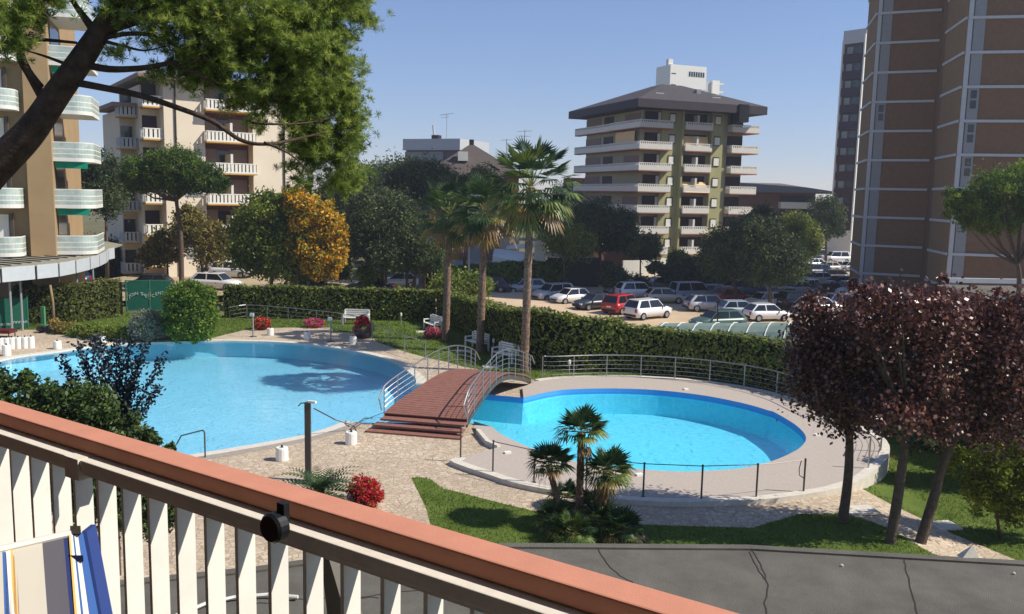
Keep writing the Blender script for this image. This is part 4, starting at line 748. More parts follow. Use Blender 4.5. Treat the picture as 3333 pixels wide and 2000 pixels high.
# low dark garden building and white awnings by the street
th = bldg('kiosk', 'low building with white sloping awnings and a white pillar behind the bright hedge', (-2.6, 97, -1.7), .001, 'kiosk')
MB().bx(-7.5, 4, 1, 6, 0, 2.0).build('wall', M['brownw'], th); MB().bx(-9, 5, .2, 7, 2.0, 2.3).build('roof', M['grey'], th)
MB().hexa([(.3, -1, 2.6), (4.6, -1, 2.4), (4.9, 2.5, 2.6), (.4, 2.5, 2.9), (.3, -1, 3.5), (4.6, -1, 2.6), (4.9, 2.5, 3.7), (.4, 2.5, 4.1)]).build('awning', M['shut'], th)
MB().hexa([(1.8, 2.6, 4.0), (5, 2.6, 4.3), (5, 4, 4.5), (1.8, 4, 4.2), (1.8, 2.6, 4.1), (5, 2.6, 4.7), (5, 4, 4.9), (1.8, 4, 4.3)]).build('awning', M['shut'], th)
MB().bx(5.0, 6.3, 0, 1, 0, 4.8).build('pillar', M['white'], th); MB().hexa([(5.0, 0, 4.75), (7.6, 0, 5.2), (7.6, 1, 5.2), (5.0, 1, 4.75), (5.0, 0, 5.1), (7.6, 0, 5.45), (7.6, 1, 5.45), (5.0, 1, 5.1)]).build('awning', M['shut'], th)
MB().hexa([(6.2, -.5, 3.4), (9.2, -.5, 3.3), (9.2, 1.5, 3.3), (6.2, 1.5, 3.4), (6.2, -.5, 3.6), (9.2, -.5, 3.45), (8.2, 1.5, 4.4), (7.2, 1.5, 4.4)]).build('awning', M['shut'], th)
MB().bx(6.6, 12.5, 1.6, 4, 0, 3.3).build('dark_doorway', M['black'], th)
# far pale house left of the olive block
th = bldg('house', 'far beige house with a flat brown roof left of the olive block', (9.4, 150, -1.8), .001)
MB().bx(0, 4.5, 0, 8, 0, 12.2).build('wall', M['creamw'], th); MB().bx(-.5, 5, -.6, 8.5, 12.2, 13.6).build('roof', M['brownw'], th)
th = bldg('house', 'tiny far white building seen beyond the pine tops in the centre', (-41.5, 260, -1), .001); MB().bx(0, 4.6, 0, 5, 0, 18.3).build('wall', M['shut'], th); MB().bx(1, 3.6, 1, 3, 18.3, 19.2).build('roof', M['lgrey'], th)
# ---- cream block left
th = bldg('apartment_block', 'cream apartment block with pinkish white slatted balconies behind the umbrella pine', (-32.1, 90, -.6), math.atan2(.58, .82))
MB().bx(-4.0, 0, 0, 12, 0, 19.8).build('wall', M['creamw'], th); MB().bx(5, 10.4, 0, 12, 0, 19.8).build('wall', M['creamw'], th); MB().bx(0, 5, 1.6, 12, 0, 19.8).build('recess_wall', M['brownw'], th)
MB().bx(-5.8, -4.0, 2.2, 12, 0, 19.4).build('wall', M['creamw'], th); MB().bx(-7.2, -5.8, 5, 14, 0, 17.0).build('wall', M['creamw'], th)
b = MB(); b.add([(-6.6, -1.3, 19.8), (11.4, -1.3, 19.8), (11.4, 13, 19.8), (-6.6, 13, 19.8), (-6.6, -1.3, 20.15), (11.4, -1.3, 20.15), (11.4, 13, 20.15), (-6.6, 13, 20.15), (-5, 5.8, 21.2), (7, 5.8, 21.2)], [(3, 2, 1, 0), (0, 1, 5, 4), (1, 2, 6, 5), (2, 3, 7, 6), (3, 0, 4, 7), (4, 5, 9, 8), (5, 6, 9), (6, 7, 8, 9), (7, 4, 8)]); b.build('roof', M['taupe'], th)
MB().bx(-8.2, -5.9, 3, 13, 17.2, 17.6).build('roof', M['taupe'], th)
for k in range(6):
    zt = 18.25-3.2*k; z = zt-1.2
    if k < 6: balcony('balcony', th, -.1, 5.1, -1.0, 1.59, z, h=.98, mat_s='yellow', mat_p='shut', slots=.36)
    if k < 6: balcony('balcony', th, -5.9, -4.02, .3, 2.2, z, h=.98, mat_s='yellow', mat_p='shut', slots=.36); balcony('balcony', th, -7.6, -5.85, 3.2, 5, z-.9, h=.98, mat_s='yellow', mat_p='lgrey', slots=.36); balcony('balcony', th, 10.42, 11.8, 2, 6, z+.3, h=.98, mat_s='yellow', mat_p='shut', slots=.36)
    z1 = z+.24
    MB().bx(.15, 1.6, 1.5, 1.6, z1, z1+2.45).build('blind', M['taupe'], th); MB().bx(1.6, 2.9, 1.5, 1.6, z1, z1+2.3).build('balcony_door', M['glass'], th); MB().bx(2.95, 4.8, 1.5, 1.6, z1, z1+2.45).build('blind', M['taupe'] if k > 0 else M['brownw'], th)
    MB().bx(2.45, 2.7, -.5, 1.5, z1, z1+1.9).build('divider', M['white'], th); MB().bx(-5.6, -4.2, 2.12, 2.2, z1, z1+2.3).build('balcony_door', M['maroon'], th); MB().bx(-7.1, -6, 4.92, 5, z1-.9, z1+1.3).build('balcony_door', M['glass'], th)
    if k > 1: MB().bx(-2.1, -.35, -.06, 0, z1+.6, z1+2.0).build('shutter', M['grey'], th)
for x in (-2.9, 8.4): MB().tube([(x, -.1, 0), (x, -.1, 19.8)], .09, 6).build('drainpipe', M['dsteel'], th)
# ---- brown building far left with rounded balconies and canopy
BZ = -.3
th = bldg('apartment_tower', 'tan apartment tower with rounded glass fronted balconies at the left edge', (-29.9, 56, BZ), math.atan2(.34, .94))
MB().bx(-1.45, 0, 0, 14, 0, 40).build('wall', M['tan'], th); MB().bx(-18, -1.45, .5, 14, 0, 40).build('wall', M['tan'], th)
def rb(x0, x1, y0, y1, r, side):
    P = [(x0, y1), (x0, y0)] if side > 0 else [(x0, y1)]
    if side > 0: P = [(x0, y1), (x0, y0+.0)]+[(x1-r+r*math.sin(a), y0+r-r*math.cos(a)) for a in [j*math.pi/16 for j in range(9)]]+[(x1, y1)]
    else: P = [(x0, y1), (x0, y0)]+[(x1-r+r*math.sin(a), y0+r*.8-r*.8*math.cos(a)) for a in [j*math.pi/16 for j in range(9)]]+[(x1, y1)]
    return [Vector((x, y, 0)) for x, y in P]
def round_balcony(P, z, h, th, dark=None):
    b = MB(); b.prism(P, z, z+.24, 0); Q = offset(P, -.05)
    for p in (P,):
        for i in range(1, len(p)-1):
            a, c = p[i], p[i+1]
            if i == 0: continue
            for (z0, z1, m) in ((z+.24, z+.46, 1), (z+.46, z+.52, 0), (z+.52, z+.78, 1), (z+.78, z+.84, 0), (z+.84, z+h, 1), (z+h, z+h+.06, 0)):
                d = (Vector((c.y-a.y, -(c.x-a.x), 0))).normalized()*(.04 if m else .07)
                b.hexa([(a.x, a.y, z0), (a.x-d.x, a.y-d.y, z0), (c.x-d.x, c.y-d.y, z0), (c.x, c.y, z0), (a.x, a.y, z1), (a.x-d.x, a.y-d.y, z1), (c.x-d.x, c.y-d.y, z1), (c.x, c.y, z1)], m)
    return b.build('balcony', [M['white'], M['pglass']], th)
for k in range(9):
    z = 4.3+3.05*k-(-BZ-.3)+.0
    round_balcony(rb(0, 2.35, .5, 5.5, 1.0, 1), z, 1.2, th); round_balcony(rb(-12, -1.75, -1.5, .5, 1.1, -1), z, 1.2, th)
    MB().bx(.0, .06, 1.2, 4.8, z+.24, z+2.7).build('balcony_door', M['glass'], th)
    MB().bx(-5.2, -2.7, .42, .5, z+.24, z+2.6).build('shutter', M['shut'], th); MB().bx(-9, -6, .42, .5, z+.24, z+2.6).build('shutter', M['shut'], th)
    MB().bx(-2.6, -2.45, .2, .5, z+.24, z+2.7).build('frame', M['dsteel'], th)
for z, c in ((4.3+3.05*2-.0, 'teal'), (4.3+3.05*4, 'teal'), (4.3+3.05*1, 'teal')): MB().bx(.1, 2.0, .7, .76, z-.45, z-.02).build('awning', mat('teal_canvas', '1f8a6c', .8, .1), th)
MB().bx(-18, .05, .3, .5, 0, 3.4).build('glazed_front', M['glass'], th)
# curved canopy
cp = [gp(*p, 3.9) for p in [(-260, 912), (0, 872), (116, 863), (190, 856), (245, 847), (292, 837), (322, 828), (345, 818), (352, 810), (372, 806), (398, 797), (340, 786), (296, 781), (180, 775), (-300, 770)]]
th = thing('canopy', 'curved flat canopy with pale translucent edge panels around the foot of the tan tower', 'canopy', tuple(cp[1]))
MB().prism(cp, 3.82, 3.92).build('roof', mat('canopy_roof', '8e8a7a', .8, .2), th)
for i in range(0, 9):
    a, c = cp[i], cp[i+1]; n = max(1, int((c-a).length/1.9))
    for j in range(n):
        p, q = a.lerp(c, (j+.04)/n), a.lerp(c, (j+.96)/n); b = MB(); b.bar(p+Vector((0, 0, -.42)), q+Vector((0, 0, -.42)), .05, .82); b.build('edge_panel', M['lgrey'], th)
for i in range(12):
    t = i/11; p = cp[1].lerp(cp[6], t); q = Vector((p.x-6, p.y+3, 3.95)); MB().bar(p+Vector((0, 0, .06)), q, .08, .06).build('rib', M['dsteel'], th)
for x, y in ((245, 845), (298, 838), (25, 872), (60, 868)):
    p = gp(x, y, 3.8); MB().tube([(p.x, p.y+.1, -.1), (p.x, p.y+.1, 3.8)], .06, 6).build('column', M['grey'], th)
# green screens and writing
M['greens'] = mat('green_canvas', '1f5a48', .8, .15, var=.1); M['greenf'] = mat('green_frame', '2f6a54', .6, .2, var=0); M['letter'] = mat('white_lettering', 'b9c4bf', .8, .1, var=0)
def text(s, size, loc, rot, parent, name='lettering', space=1.0):
    c = bpy.data.curves.new(name, 'FONT'); c.body = s; c.size = size; c.extrude = .006; c.space_character = space; c.align_x = 'CENTER'; o = bpy.data.objects.new(name, c); COL.objects.link(o); c.materials.append(M['letter'])
    bpy.context.view_layer.update(); me = bpy.data.meshes.new_from_object(o.evaluated_get(bpy.context.evaluated_depsgraph_get())); bpy.data.objects.remove(o)
    o = bpy.data.objects.new(name, me); COL.objects.link(o); me.materials.clear(); me.materials.append(M['letter']); ORG[o.name] = ORG[parent.name]
    o.location = Vector(loc)-ORG[parent.name]; o.rotation_euler = rot; o.parent = parent; return o
a, c = gp(391, 1019), gp(545, 1016); a.y += 1; c.y += 1; H_ = 2.1
th = thing('gate', 'dark green double gate with a line of white writing between the hedges', 'gate', tuple(a)); dv = (c-a); L = dv.length; u = dv.normalized(); ang = math.atan2(u.y, u.x)
for i in range(2):
    p = a+u*(L*.5*i+.08); q = a+u*(L*.5*(i+1)-.08); MB().bar(p+Vector((0, 0, H_/2)), q+Vector((0, 0, H_/2)), .05, H_-.15).build('panel', M['greens'], th)
    pp = (p+q)/2; n = Vector((u.y, -u.x, 0)); s = 'JOIN THE' if i == 0 else 'CENTRE'; k = len(s); W_ = (L*.5)*.78
    for j, ch in enumerate(s):
        if ch == ' ': continue
        t = (j+.5)/k-.5; text(ch, .30, pp+u*(t*W_)+n*.06+Vector((0, 0, 1.12-.5*t*t*2)), (math.pi/2, -t*(-.5)*1.2, ang), th)
for i in range(3): p = a+u*(L*.5*i); MB().tube([p-Vector((0, 0, .1)), p+Vector((0, 0, H_+.05))], .06, 6).build('post', M['greenf'], th)
MB().bar(a+Vector((0, 0, H_)), c+Vector((0, 0, H_)), .07, .07).bar(a+Vector((0, 0, .05)), c+Vector((0, 0, .05)), .07, .07).build('rail', M['greenf'], th)
a, c = gp(-60, 1078), gp(92, 1070); th = thing('screen', 'green canvas screen with a line of small white letters at the left edge', 'screen', tuple(a)); dv = c-a; u = dv.normalized(); L = dv.length; ang = math.atan2(u.y, u.x)
for i in range(3): MB().bar(a+u*(L*i/3+.05)+Vector((0, 0, .95)), a+u*(L*(i+1)/3-.05)+Vector((0, 0, .95)), .05, 1.8).build('panel', M['greens'], th)
for i in range(4): MB().tube([a+u*L*i/3, a+u*L*i/3+Vector((0, 0, 2.0))], .05, 6).build('post', M['greenf'], th)
for i in range(3): text('nnnnn', .3, a+u*(L*(i+.5)/3)+Vector((u.y, -u.x, 0))*.06+Vector((0, 0, .15+.1*i)), (math.pi/2, 0, ang), th)
# ---- brown tower right
TW = [(p_.x, p_.y) for p_ in (pt(2823, 118, 101), pt(2857, 71, 93.2), pt(3070, 60, 90.7), pt(3056, 428, 86.8), pt(3122, 408, 79.8))]+[(52.5, 77.2), (56, 92), (54, 108)]
th = thing('brick_tower', 'tall brown tiled tower with pale floor bands and pale vertical strips at the right edge', 'building', (39.6, 93.2, -1.8))
P = [Vector((x, y, 0)) for x, y in TW]; b = MB(); b.prism(TW, -1.8, 62, 0)
b.build('wall', M['brick'], th)
def facet(i, j, name, m, o=.02, z0=-1.8, z1=62, t0=0.0, t1=1.0):
    a, c = P[i].lerp(P[j], t0), P[i].lerp(P[j], t1); d = (c-a).normalized(); n = Vector((d.y, -d.x, 0)); n = n if n.dot(Vector((-.4, -.9, 0))) > 0 or n.x < -.8 else -n
    if name == 'side_wall' and n.x > 0: n = -n
    q = [a, c, c+n*o, a+n*o]; return MB().hexa([(v.x, v.y, z0) for v in q]+[(v.x, v.y, z1) for v in q]).build(name, m, th)
facet(0, 1, 'side_wall', M['brickp'], .06); facet(3, 4, 'side_wall', M['brickp'], .06)
for i, j, L in ((1, 2, 6.4), (4, 5, 12.7)):
    facet(i, j, 'white_strip', M['lgrey'], .12, t0=0, t1=.38/L); facet(i, j, 'dark_joint', M['dsteel'], .04, t0=.38/L, t1=.5/L); facet(i, j, 'grey_strip', M['grey'], .10, t0=.5/L, t1=1.45/L)
    for k in (2, 3, 4, 5, 6):
        if (i == 1 and k in (5,)) or (i == 4 and k in (3, 4, 5)): 
            for h in (0, .9): facet(i, j, 'window', M['glass'], .14, z0=2.1+3.03*k+h, z1=2.8+3.03*k+h, t0=.75/L, t1=1.25/L)
for k in range(19):
    z = .98+3.03*k
    for idx in ((0, 1, 2), (3, 4, 5)):
        b = MB()
        for q in range(2):
            a, c = P[idx[q]], P[idx[q+1]]; d = (c-a).normalized(); n = Vector((d.y, -d.x, 0)); n = n if n.dot(-(a+c)/2+Vector((0, 0, 0))) > 0 else -n
            if q == 1 and idx[0] == 0: c = a.lerp(c, .97)
            b.hexa([(v.x, v.y, zz) for zz in (z-.12, z+.12) for v in (a, c, c+n*.2, a+n*.2)])
        b.build('floor_band', M['lgrey'], th)
# ---- dark tower behind it
th = bldg('dark_tower', 'dark narrow tower with white edges and base, left of the brown tiled tower', (pt(2751, 153, 158).x, 158, -1.8), math.atan2(-3, 2.5))
MB().bx(0, 4.0, 0, 16, 0, 39).build('wall', mat('dark_tower_wall', '46454f', .8, .2), th)
for k in range(11): z = 5.6+2.95*k; MB().bx(.05, 3.95, -.5, 0, z, z+1.45).build('balcony', mat('dark_red_panel', '3a2f3c', .7, .2) if k > 4 else mat('dark_wine_panel', '43262c', .7, .2), th); MB().bx(.5, 1.6, -.06, 0, z+1.5, z+2.7).build('window', M['grey'], th); MB().bx(2.0, 3.3, -.06, 0, z+1.5, z+2.7).build('window', M['glass'], th)
MB().bx(-.25, 0, -.6, 16, 0, 39).build('white_edge', M['white'], th); MB().bx(4.0, 4.25, -.9, 5, 0, 39.6).build('white_edge', M['shut'], th); MB().bx(-.3, 4.1, -.7, 0, 0, 5.4).build('white_base', M['white'], th); MB().bx(-.1, 4.2, -.62, 15, 38.3, 40.6).build('roof_parapet', M['lgrey'], th)
# ---- low roofs in front of the brown tower
th = bldg('low_building', 'low building with flat grey roof at the foot of the brown tower', (36, 50, -1.8), .05)
MB().bx(0, 34, 0, 20, 0, 3.4).build('wall', M['brownw'], th); MB().bx(-.5, 35, -.5, 20.5, 3.4, 3.8).build('roof', M['roofbit'], th); MB().bx(4, 30, 9, 9.4, 3.8, 4.2).build('roof_edge', M['grey'], th); MB().bx(3, 32, 24.5, 25, 3.6, 4.0).build('canopy', M['lgrey'], th)
# ---- green tunnel cover behind the hedge
a, c = gp(2215, 1090, -1.2), gp(2570, 1120, -1.2); a = Vector((pt(2150, 1100, 51).x, 51, -.9)); c = Vector((pt(2620, 1100, 47).x, 47, -.1))
th = thing('tunnel_cover', 'low green netting tunnel with white hoops just behind the dark hedge', 'tunnel cover', tuple(a)); n = 12; b = MB(); pr = []
u = (c-a); w = Vector((-u.y, u.x, 0)).normalized()*2.2
def arch(t, r=1.0):
    return [a+u*t+w*math.cos(q)*r+Vector((0, 0, 1.9*math.sin(q)*r+.1)) for q in [math.pi*j/10 for j in range(11)]]
vs = arch(0)+arch(1); b.add(vs, [(j, j+1, 12+j, 11+j) for j in range(10)]); b.build('netting', mat('green_netting', '6b7d74', .8, .2, var=.25, vs=1.5, col2='7f938a'), th)
for i in range(8): MB().tube(arch((i+.2)/8, 1.01), .03, 5).build('hoop', M['white'], th)
HAZE = .0005
# ================================================================ cars
pm = bpy.data.materials.new('car_paint'); pm.use_nodes = True; N = pm.node_tree.nodes; oi = N.new('ShaderNodeObjectInfo'); pp = N['Principled BSDF']
pm.node_tree.links.new(oi.outputs['Color'], pp.inputs['Base Color']); pp.inputs['Roughness'].default_value = .35; pp.inputs['Coat Weight'].default_value = .6; pp.inputs['Metallic'].default_value = .1
M['cglass'] = mat('car_glass', '1c2228', .08, .6, var=0); M['tyre'] = mat('tyre_rubber', '17171a', .8, .2, var=0); M['rim'] = mat('alloy_rim', 'a9abad', .35, .5, .6, var=0)
M['lamp'] = mat('clear_lamp', 'c9ced2', .15, .6, var=0); M['tail'] = mat('red_lamp', 'a01818', .25, .5, var=0); M['trim'] = mat('black_trim', '222326', .6, .3, var=0)
def loft(b, secs, m=0, caps=True):
    n = len(secs[0]); k = len(b.v); vs = [p for s in secs for p in s]; fs = []
    for i in range(len(secs)-1):
        for j in range(n): fs.append((i*n+j, i*n+(j+1) % n, (i+1)*n+(j+1) % n, (i+1)*n+j))
    if caps: fs += [tuple(range(n))[::-1], tuple(range((len(secs)-1)*n, len(secs)*n))]
    return b.add(vs, fs, m)
def make_car(name, L, Wd, H, hood, zb, cab, tail):
    "front towards +x; cab = (windscreen foot, windscreen top, roof end, rear foot) as x; hood = height of bonnet, zb = belt height"
    th = thing(name, 'car', 'car', (0, 0, 0), .0001, 'parked cars'); ORG[th.name] = Vector((0, 0, 0)); w = Wd/2; f = L/2
    b = MB(); secs = []
    prof = [(-f, .42, .78, .80), (-f+.06, .30, zb-.10, .93), (cab[3], .26, zb, .99), (cab[2], .26, zb, 1), (0, .26, zb-.01, 1), (cab[0]-.15, .26, zb-.02, 1), (cab[0]+.05, .26, hood+.03, .99), (f-.55, .26, hood-.05, .96), (f-.12, .28, hood-.2, .88), (f, .38, hood-.32, .76)]
    for x, z0, z1, k in prof:
        y = w*k; zm = z0+(z1-z0)*.55; secs.append([(x, -y*.94, z0), (x, y*.94, z0), (x, y, zm), (x, y*.93, z1), (x, y*.6, z1+.02), (x, -y*.6, z1+.02), (x, -y*.93, z1), (x, -y, zm)])
    loft(b, secs); body = b.build('body', pm, th, True); body.data.polygons.foreach_set('use_smooth', [True]*len(body.data.polygons))
    b = MB(); lo = .90*w; hi = .70*w; zt = H
    p0 = [(cab[0]+.02, lo, zb-.03), (cab[3]-.0, lo, zb-.03)]; P = lambda x, y, z: (x, y, z)
    a = [P(cab[0], -lo, zb-.04), P(cab[0], lo, zb-.04), P(cab[3], lo, zb-.04), P(cab[3], -lo, zb-.04)]; t = [P(cab[1], -hi, zt-.02), P(cab[1], hi, zt-.02), P(cab[2], hi, zt-.03), P(cab[2], -hi, zt-.03)]
    b.add(a+t, [(0, 1, 5, 4), (1, 2, 6, 5), (2, 3, 7, 6), (3, 0, 4, 7), (4, 5, 6, 7)]); b.build('windows', M['cglass'], th)
    b = MB(); rr = [P(cab[1]+.04, -hi-.02, zt-.03), P(cab[1]+.04, hi+.02, zt-.03), P(cab[2]-.04, hi+.02, zt-.04), P(cab[2]-.04, -hi-.02, zt-.04)]; r2 = [(x, y*.86, zt+.03) for x, y, z in rr]
    b.add(rr+r2, [(3, 2, 1, 0), (0, 1, 5, 4), (1, 2, 6, 5), (2, 3, 7, 6), (3, 0, 4, 7), (4, 5, 6, 7)])
    for s in (-1, 1):
        for (x0, x1, d) in ((cab[0], cab[1], .07), ((cab[0]+cab[3])/2-.05, (cab[1]+cab[2])/2-.05, .09), (cab[3]+.04, cab[2]+.06, .16 if tail < .5 else .3)):
            u = [(x0-d/2, s*(lo+.012), zb-.04), (x0+d/2, s*(lo+.012), zb-.04), (x1+d/2, s*(hi+.015), zt-.03), (x1-d/2, s*(hi+.015), zt-.03)]; v = [(x, y-s*.03, z) for x, y, z in u]; b.add(u+v, [(0, 1, 2, 3), (7, 6, 5, 4), (0, 3, 7, 4), (1, 5, 6, 2)])
    b.build('roof', pm, th)
    for x in (-f+.78, f-.82):
        for s in (-1, 1):
            R = .33*(H/1.5)**.3
            wv_ = MB(); cy = s*(w-.10); n = 14; vs = [(x+R*math.cos(q)*kk, cy+s*o, R+R*math.sin(q)*kk) for o, kk in ((-.12, 1), (.10, 1), (.125, .9), (.125, .64)) for q in [2*math.pi*j/n for j in range(n)]]
            wv_.add(vs, [(i*n+j, i*n+(j+1) % n, (i+1)*n+(j+1) % n, (i+1)*n+j) for i in range(3) for j in range(n)]+[tuple(range(n))]); wh = wv_.build('wheel', M['tyre'], th)
            q_ = MB(); q_.add([(x+R*.64*math.cos(q), cy+s*.115, R+R*.64*math.sin(q)) for q in [2*math.pi*j/n for j in range(n)]]+[(x, cy+s*.09, R)], [(j, (j+1) % n, n) for j in range(n)]); q_.build('rim', M['rim'], wh)
    for s in (-1, 1):
        MB().box((f-.10, s*w*.66, hood-.27), (.16, .34, .14)).build('headlight', M['lamp'], th); MB().box((-f+.05, s*w*.76, zb-.22), (.12, .2, .3)).build('tail_light', M['tail'], th)
        MB().box((cab[0]-.18, s*(w+.07), zb+.05), (.12, .16, .12)).build('mirror', M['trim'], th)
    MB().box((f-.03, 0, .46), (.08, Wd*.6, .16)).build('grille', M['trim'], th); MB().box((-f+.02, 0, .42), (.08, Wd*.78, .18)).build('bumper', M['trim'], th); MB().box((-f+.02, 0, .72), (.06, .5, .12)).build('number_plate', M['shut'], th)
    return th
PROT = {'hatch': make_car('parked_car', 4.0, 1.72, 1.48, .92, .95, (1.0, .35, -1.35, -1.88), .4), 'suv': make_car('parked_car', 4.5, 1.84, 1.68, 1.05, 1.05, (1.15, .55, -1.75, -2.15), .7), 'wagon': make_car('parked_car', 4.6, 1.78, 1.5, .90, .94, (1.15, .5, -1.6, -2.15), .7),
        'sedan': make_car('parked_car', 4.5, 1.78, 1.44, .88, .92, (1.05, .4, -.95, -1.6), .3), 'van': make_car('parked_car', 4.6, 1.9, 1.9, 1.15, 1.12, (1.45, .85, -1.95, -2.2), .8)}
used = set()
CC = {'white': (.78, .78, .78), 'silver': (.42, .43, .45), 'grey': (.16, .17, .18), 'black': (.018, .02, .025), 'dark': (.03, .034, .045), 'navy': (.03, .05, .12), 'red': (.45, .02, .03), 'pale': (.32, .38, .46), 'blue': (.08, .12, .38), 'green': (.06, .11, .09), 'beige': (.5, .45, .36)}
def car(kind, color, px, py, hd, label, z=-1.8):
    p = gp(px, py, z+.03); p.z = zo(p.x, p.y)+.03; c = CC[color]
    if kind in used: o = dup(PROT[kind], p, rad(hd)); 
    else: o = PROT[kind]; used.add(kind); o.location = p; o.rotation_euler = (0, 0, rad(hd))
    o['label'] = label; paint_tree(o, (*c, 1)); return o
for a in [
    ('wagon', 'dark', 1590, 957, 168, 'dark estate car behind the middle palm trunk beside the bright hedge'), ('wagon', 'silver', 1712, 955, 188, 'silver estate car partly behind the tallest palm trunk'),
    ('suv', 'silver', 1800, 978, 215, 'silver off roader with dark windows just left of the white hatchback'), ('hatch', 'white', 1856, 988, 212, 'white hatchback, leftmost white car of the front row'),
    ('sedan', 'dark', 1938, 1006, 212, 'black car between the white hatchback and the red car'), ('suv', 'red', 2028, 1018, 48, 'bright red car beside the white off roader in the front row'),
    ('suv', 'white', 2108, 1036, 38, 'white off roader nearest the hedge, right of the red car'), ('suv', 'pale', 2035, 962, 20, 'pale blue grey off roader behind, the left one of the shaded pair'),
    ('suv', 'white', 2072, 971, 18, 'white off roader overlapping the pale blue one behind the red car'), ('hatch', 'beige', 2162, 986, 8, 'light silver compact car alone in the middle of the car park'),
    ('van', 'pale', 2250, 978, 18, 'tall pale blue grey van behind the silver compact car'), ('wagon', 'silver', 2305, 1012, 12, 'long silver estate car behind the thin dark lamp pole'),
    ('hatch', 'pale', 2302, 972, 200, 'blue grey hatchback squeezed behind the long silver estate car'), ('hatch', 'red', 2378, 985, 30, 'dull red car in the row behind the small pale hatchback'),
    ('hatch', 'pale', 2405, 1032, 10, 'small pale blue hatchback right of the thin dark lamp pole'), ('hatch', 'white', 2484, 1002, 205, 'small white car facing the camera behind the pale hatchback'),
    ('hatch', 'white', 2495, 1044, 14, 'white and grey hatchback half hidden by the plum tree'), ('wagon', 'green', 2335, 1070, 200, 'dark green car parked against the hedge behind the netting tunnel'),
    ('van', 'silver', 2462, 934, 195, 'silver pickup like car in the shade of the spreading pine'), ('suv', 'black', 2350, 938, 195, 'black off roader in deep shade left of the silver pickup'),
    ('wagon', 'pale', 2545, 955, 190, 'pale estate car in the shade right of the pine trunk'), ('sedan', 'white', 2628, 950, 205, 'white saloon in the shade near the top of the plum trees'),
    ('hatch', 'blue', 2728, 938, 200, 'blue car at the foot of the brown tower'), ('sedan', 'white', 2650, 872, 195, 'white car shining in the sun beyond the shaded rows'), ('hatch', 'beige', 2690, 885, 195, 'second white car in the sunlit patch beside the bright saloon'),
    ('sedan', 'white', 2726, 880, 190, 'bright white saloon before the white base of the dark tower'), ('hatch', 'silver', 2762, 884, 190, 'silver car parked against the brown tower corner'),
    ('suv', 'black', 2310, 925, 190, 'black car in the back shaded row under the wide pine'), ('sedan', 'dark', 2270, 915, 190, 'dark saloon behind the blue grey van near the shrubs'), ('hatch', 'dark', 2220, 905, 190, 'small dark car close to the shrubs by the olive block'),
    ('suv', 'dark', 2600, 1005, 20, 'dark off roader behind the top left plum leaves'), ('wagon', 'white', 2665, 1020, 15, 'white estate car glimpsed just over the plum leaves'), ('hatch', 'navy', 2430, 962, 200, 'navy car in shade behind the dull red car'), ('sedan', 'black', 2560, 985, 20, 'black saloon between the small white car and the plum tree top'),
    ('wagon', 'dark', 2500, 915, 190, 'dark estate car behind the silver pickup under the pine'), ('suv', 'dark', 2650, 900, 195, 'dark off roader between the pine trunk and the brown tower'), ('hatch', 'silver', 2600, 925, 200, 'silver hatchback in dappled shade left of the blue car'),
    ('sedan', 'navy', 2640, 846, 185, 'navy saloon in the far row left of the dark tower base'), ('wagon', 'silver', 2690, 842, 185, 'silver estate in the far row by the dark tower base'), ('hatch', 'dark', 2605, 850, 185, 'dark hatchback at the left end of the far row'), ('suv', 'grey', 2560, 862, 185, 'grey off roader in the far row behind the pine crown'),
    ('wagon', 'dark', 2700, 965, 20, 'dark estate car at the tower foot just above the plum leaves'), ('hatch', 'grey', 2560, 900, 190, 'grey hatchback in shade between two pine trunks'),
    ('hatch', 'white', 2410, 918, 190, 'white hatchback peeping out between two dark pine crowns'), ('wagon', 'silver', 2395, 955, 195, 'silver estate car in shade right of the blue grey van'), ('sedan', 'silver', 2590, 958, 200, 'silver saloon just left of the shaded white saloon'), ('suv', 'white', 2760, 965, 200, 'white off roader beside the brown tower wall'),
    ('hatch', 'white', 2740, 1005, 15, 'white hatchback mostly hidden behind the plum leaves'), ('sedan', 'pale', 2810, 990, 200, 'pale blue saloon right of the hidden white hatchback'), ('wagon', 'dark', 2700, 915, 190, 'dark estate car left of the blue car near the tower'), ('hatch', 'silver', 2655, 925, 195, 'silver hatchback in front of the dark off roader near the pine'),
    ('van', 'white', 2720, 855, 188, 'white van in the far row before the dark tower'), ('sedan', 'grey', 2640, 832, 186, 'grey saloon in the very last row'), ('hatch', 'pale', 2680, 826, 186, 'pale hatchback in the very last row'), ('sedan', 'dark', 2170, 925, 188, 'dark saloon at the left end of the back row'), ('wagon', 'grey', 2145, 945, 190, 'grey estate car left of the blue grey van in the back'), ('suv', 'navy', 2515, 885, 190, 'navy off roader under the spreading pine')]: car(*a)
for a in [('wagon', 'white', 705, 944, -12, 'white estate car behind the hedge right of the big green bush'), ('suv', 'white', 755, 905, -10, 'white off roader on the road beneath the browning tree'), ('hatch', 'dark', 486, 948, 184, 'dark car on the road just above the green gate'),
          ('sedan', 'black', 668, 898, 170, 'black saloon in the shade left of the white off roader'), ('sedan', 'dark', 1205, 945, 175, 'dark car parked beneath the pines behind the long hedge'), ('hatch', 'pale', 1300, 925, 185, 'pale blue car under the low spreading pine'), ('hatch', 'navy', 232, 930, 150, 'dark blue car seen below the curved canopy')]: car(*a, z=-.65)
for k, p in PROT.items():
    if k not in used: bpy.data.objects.remove(p)
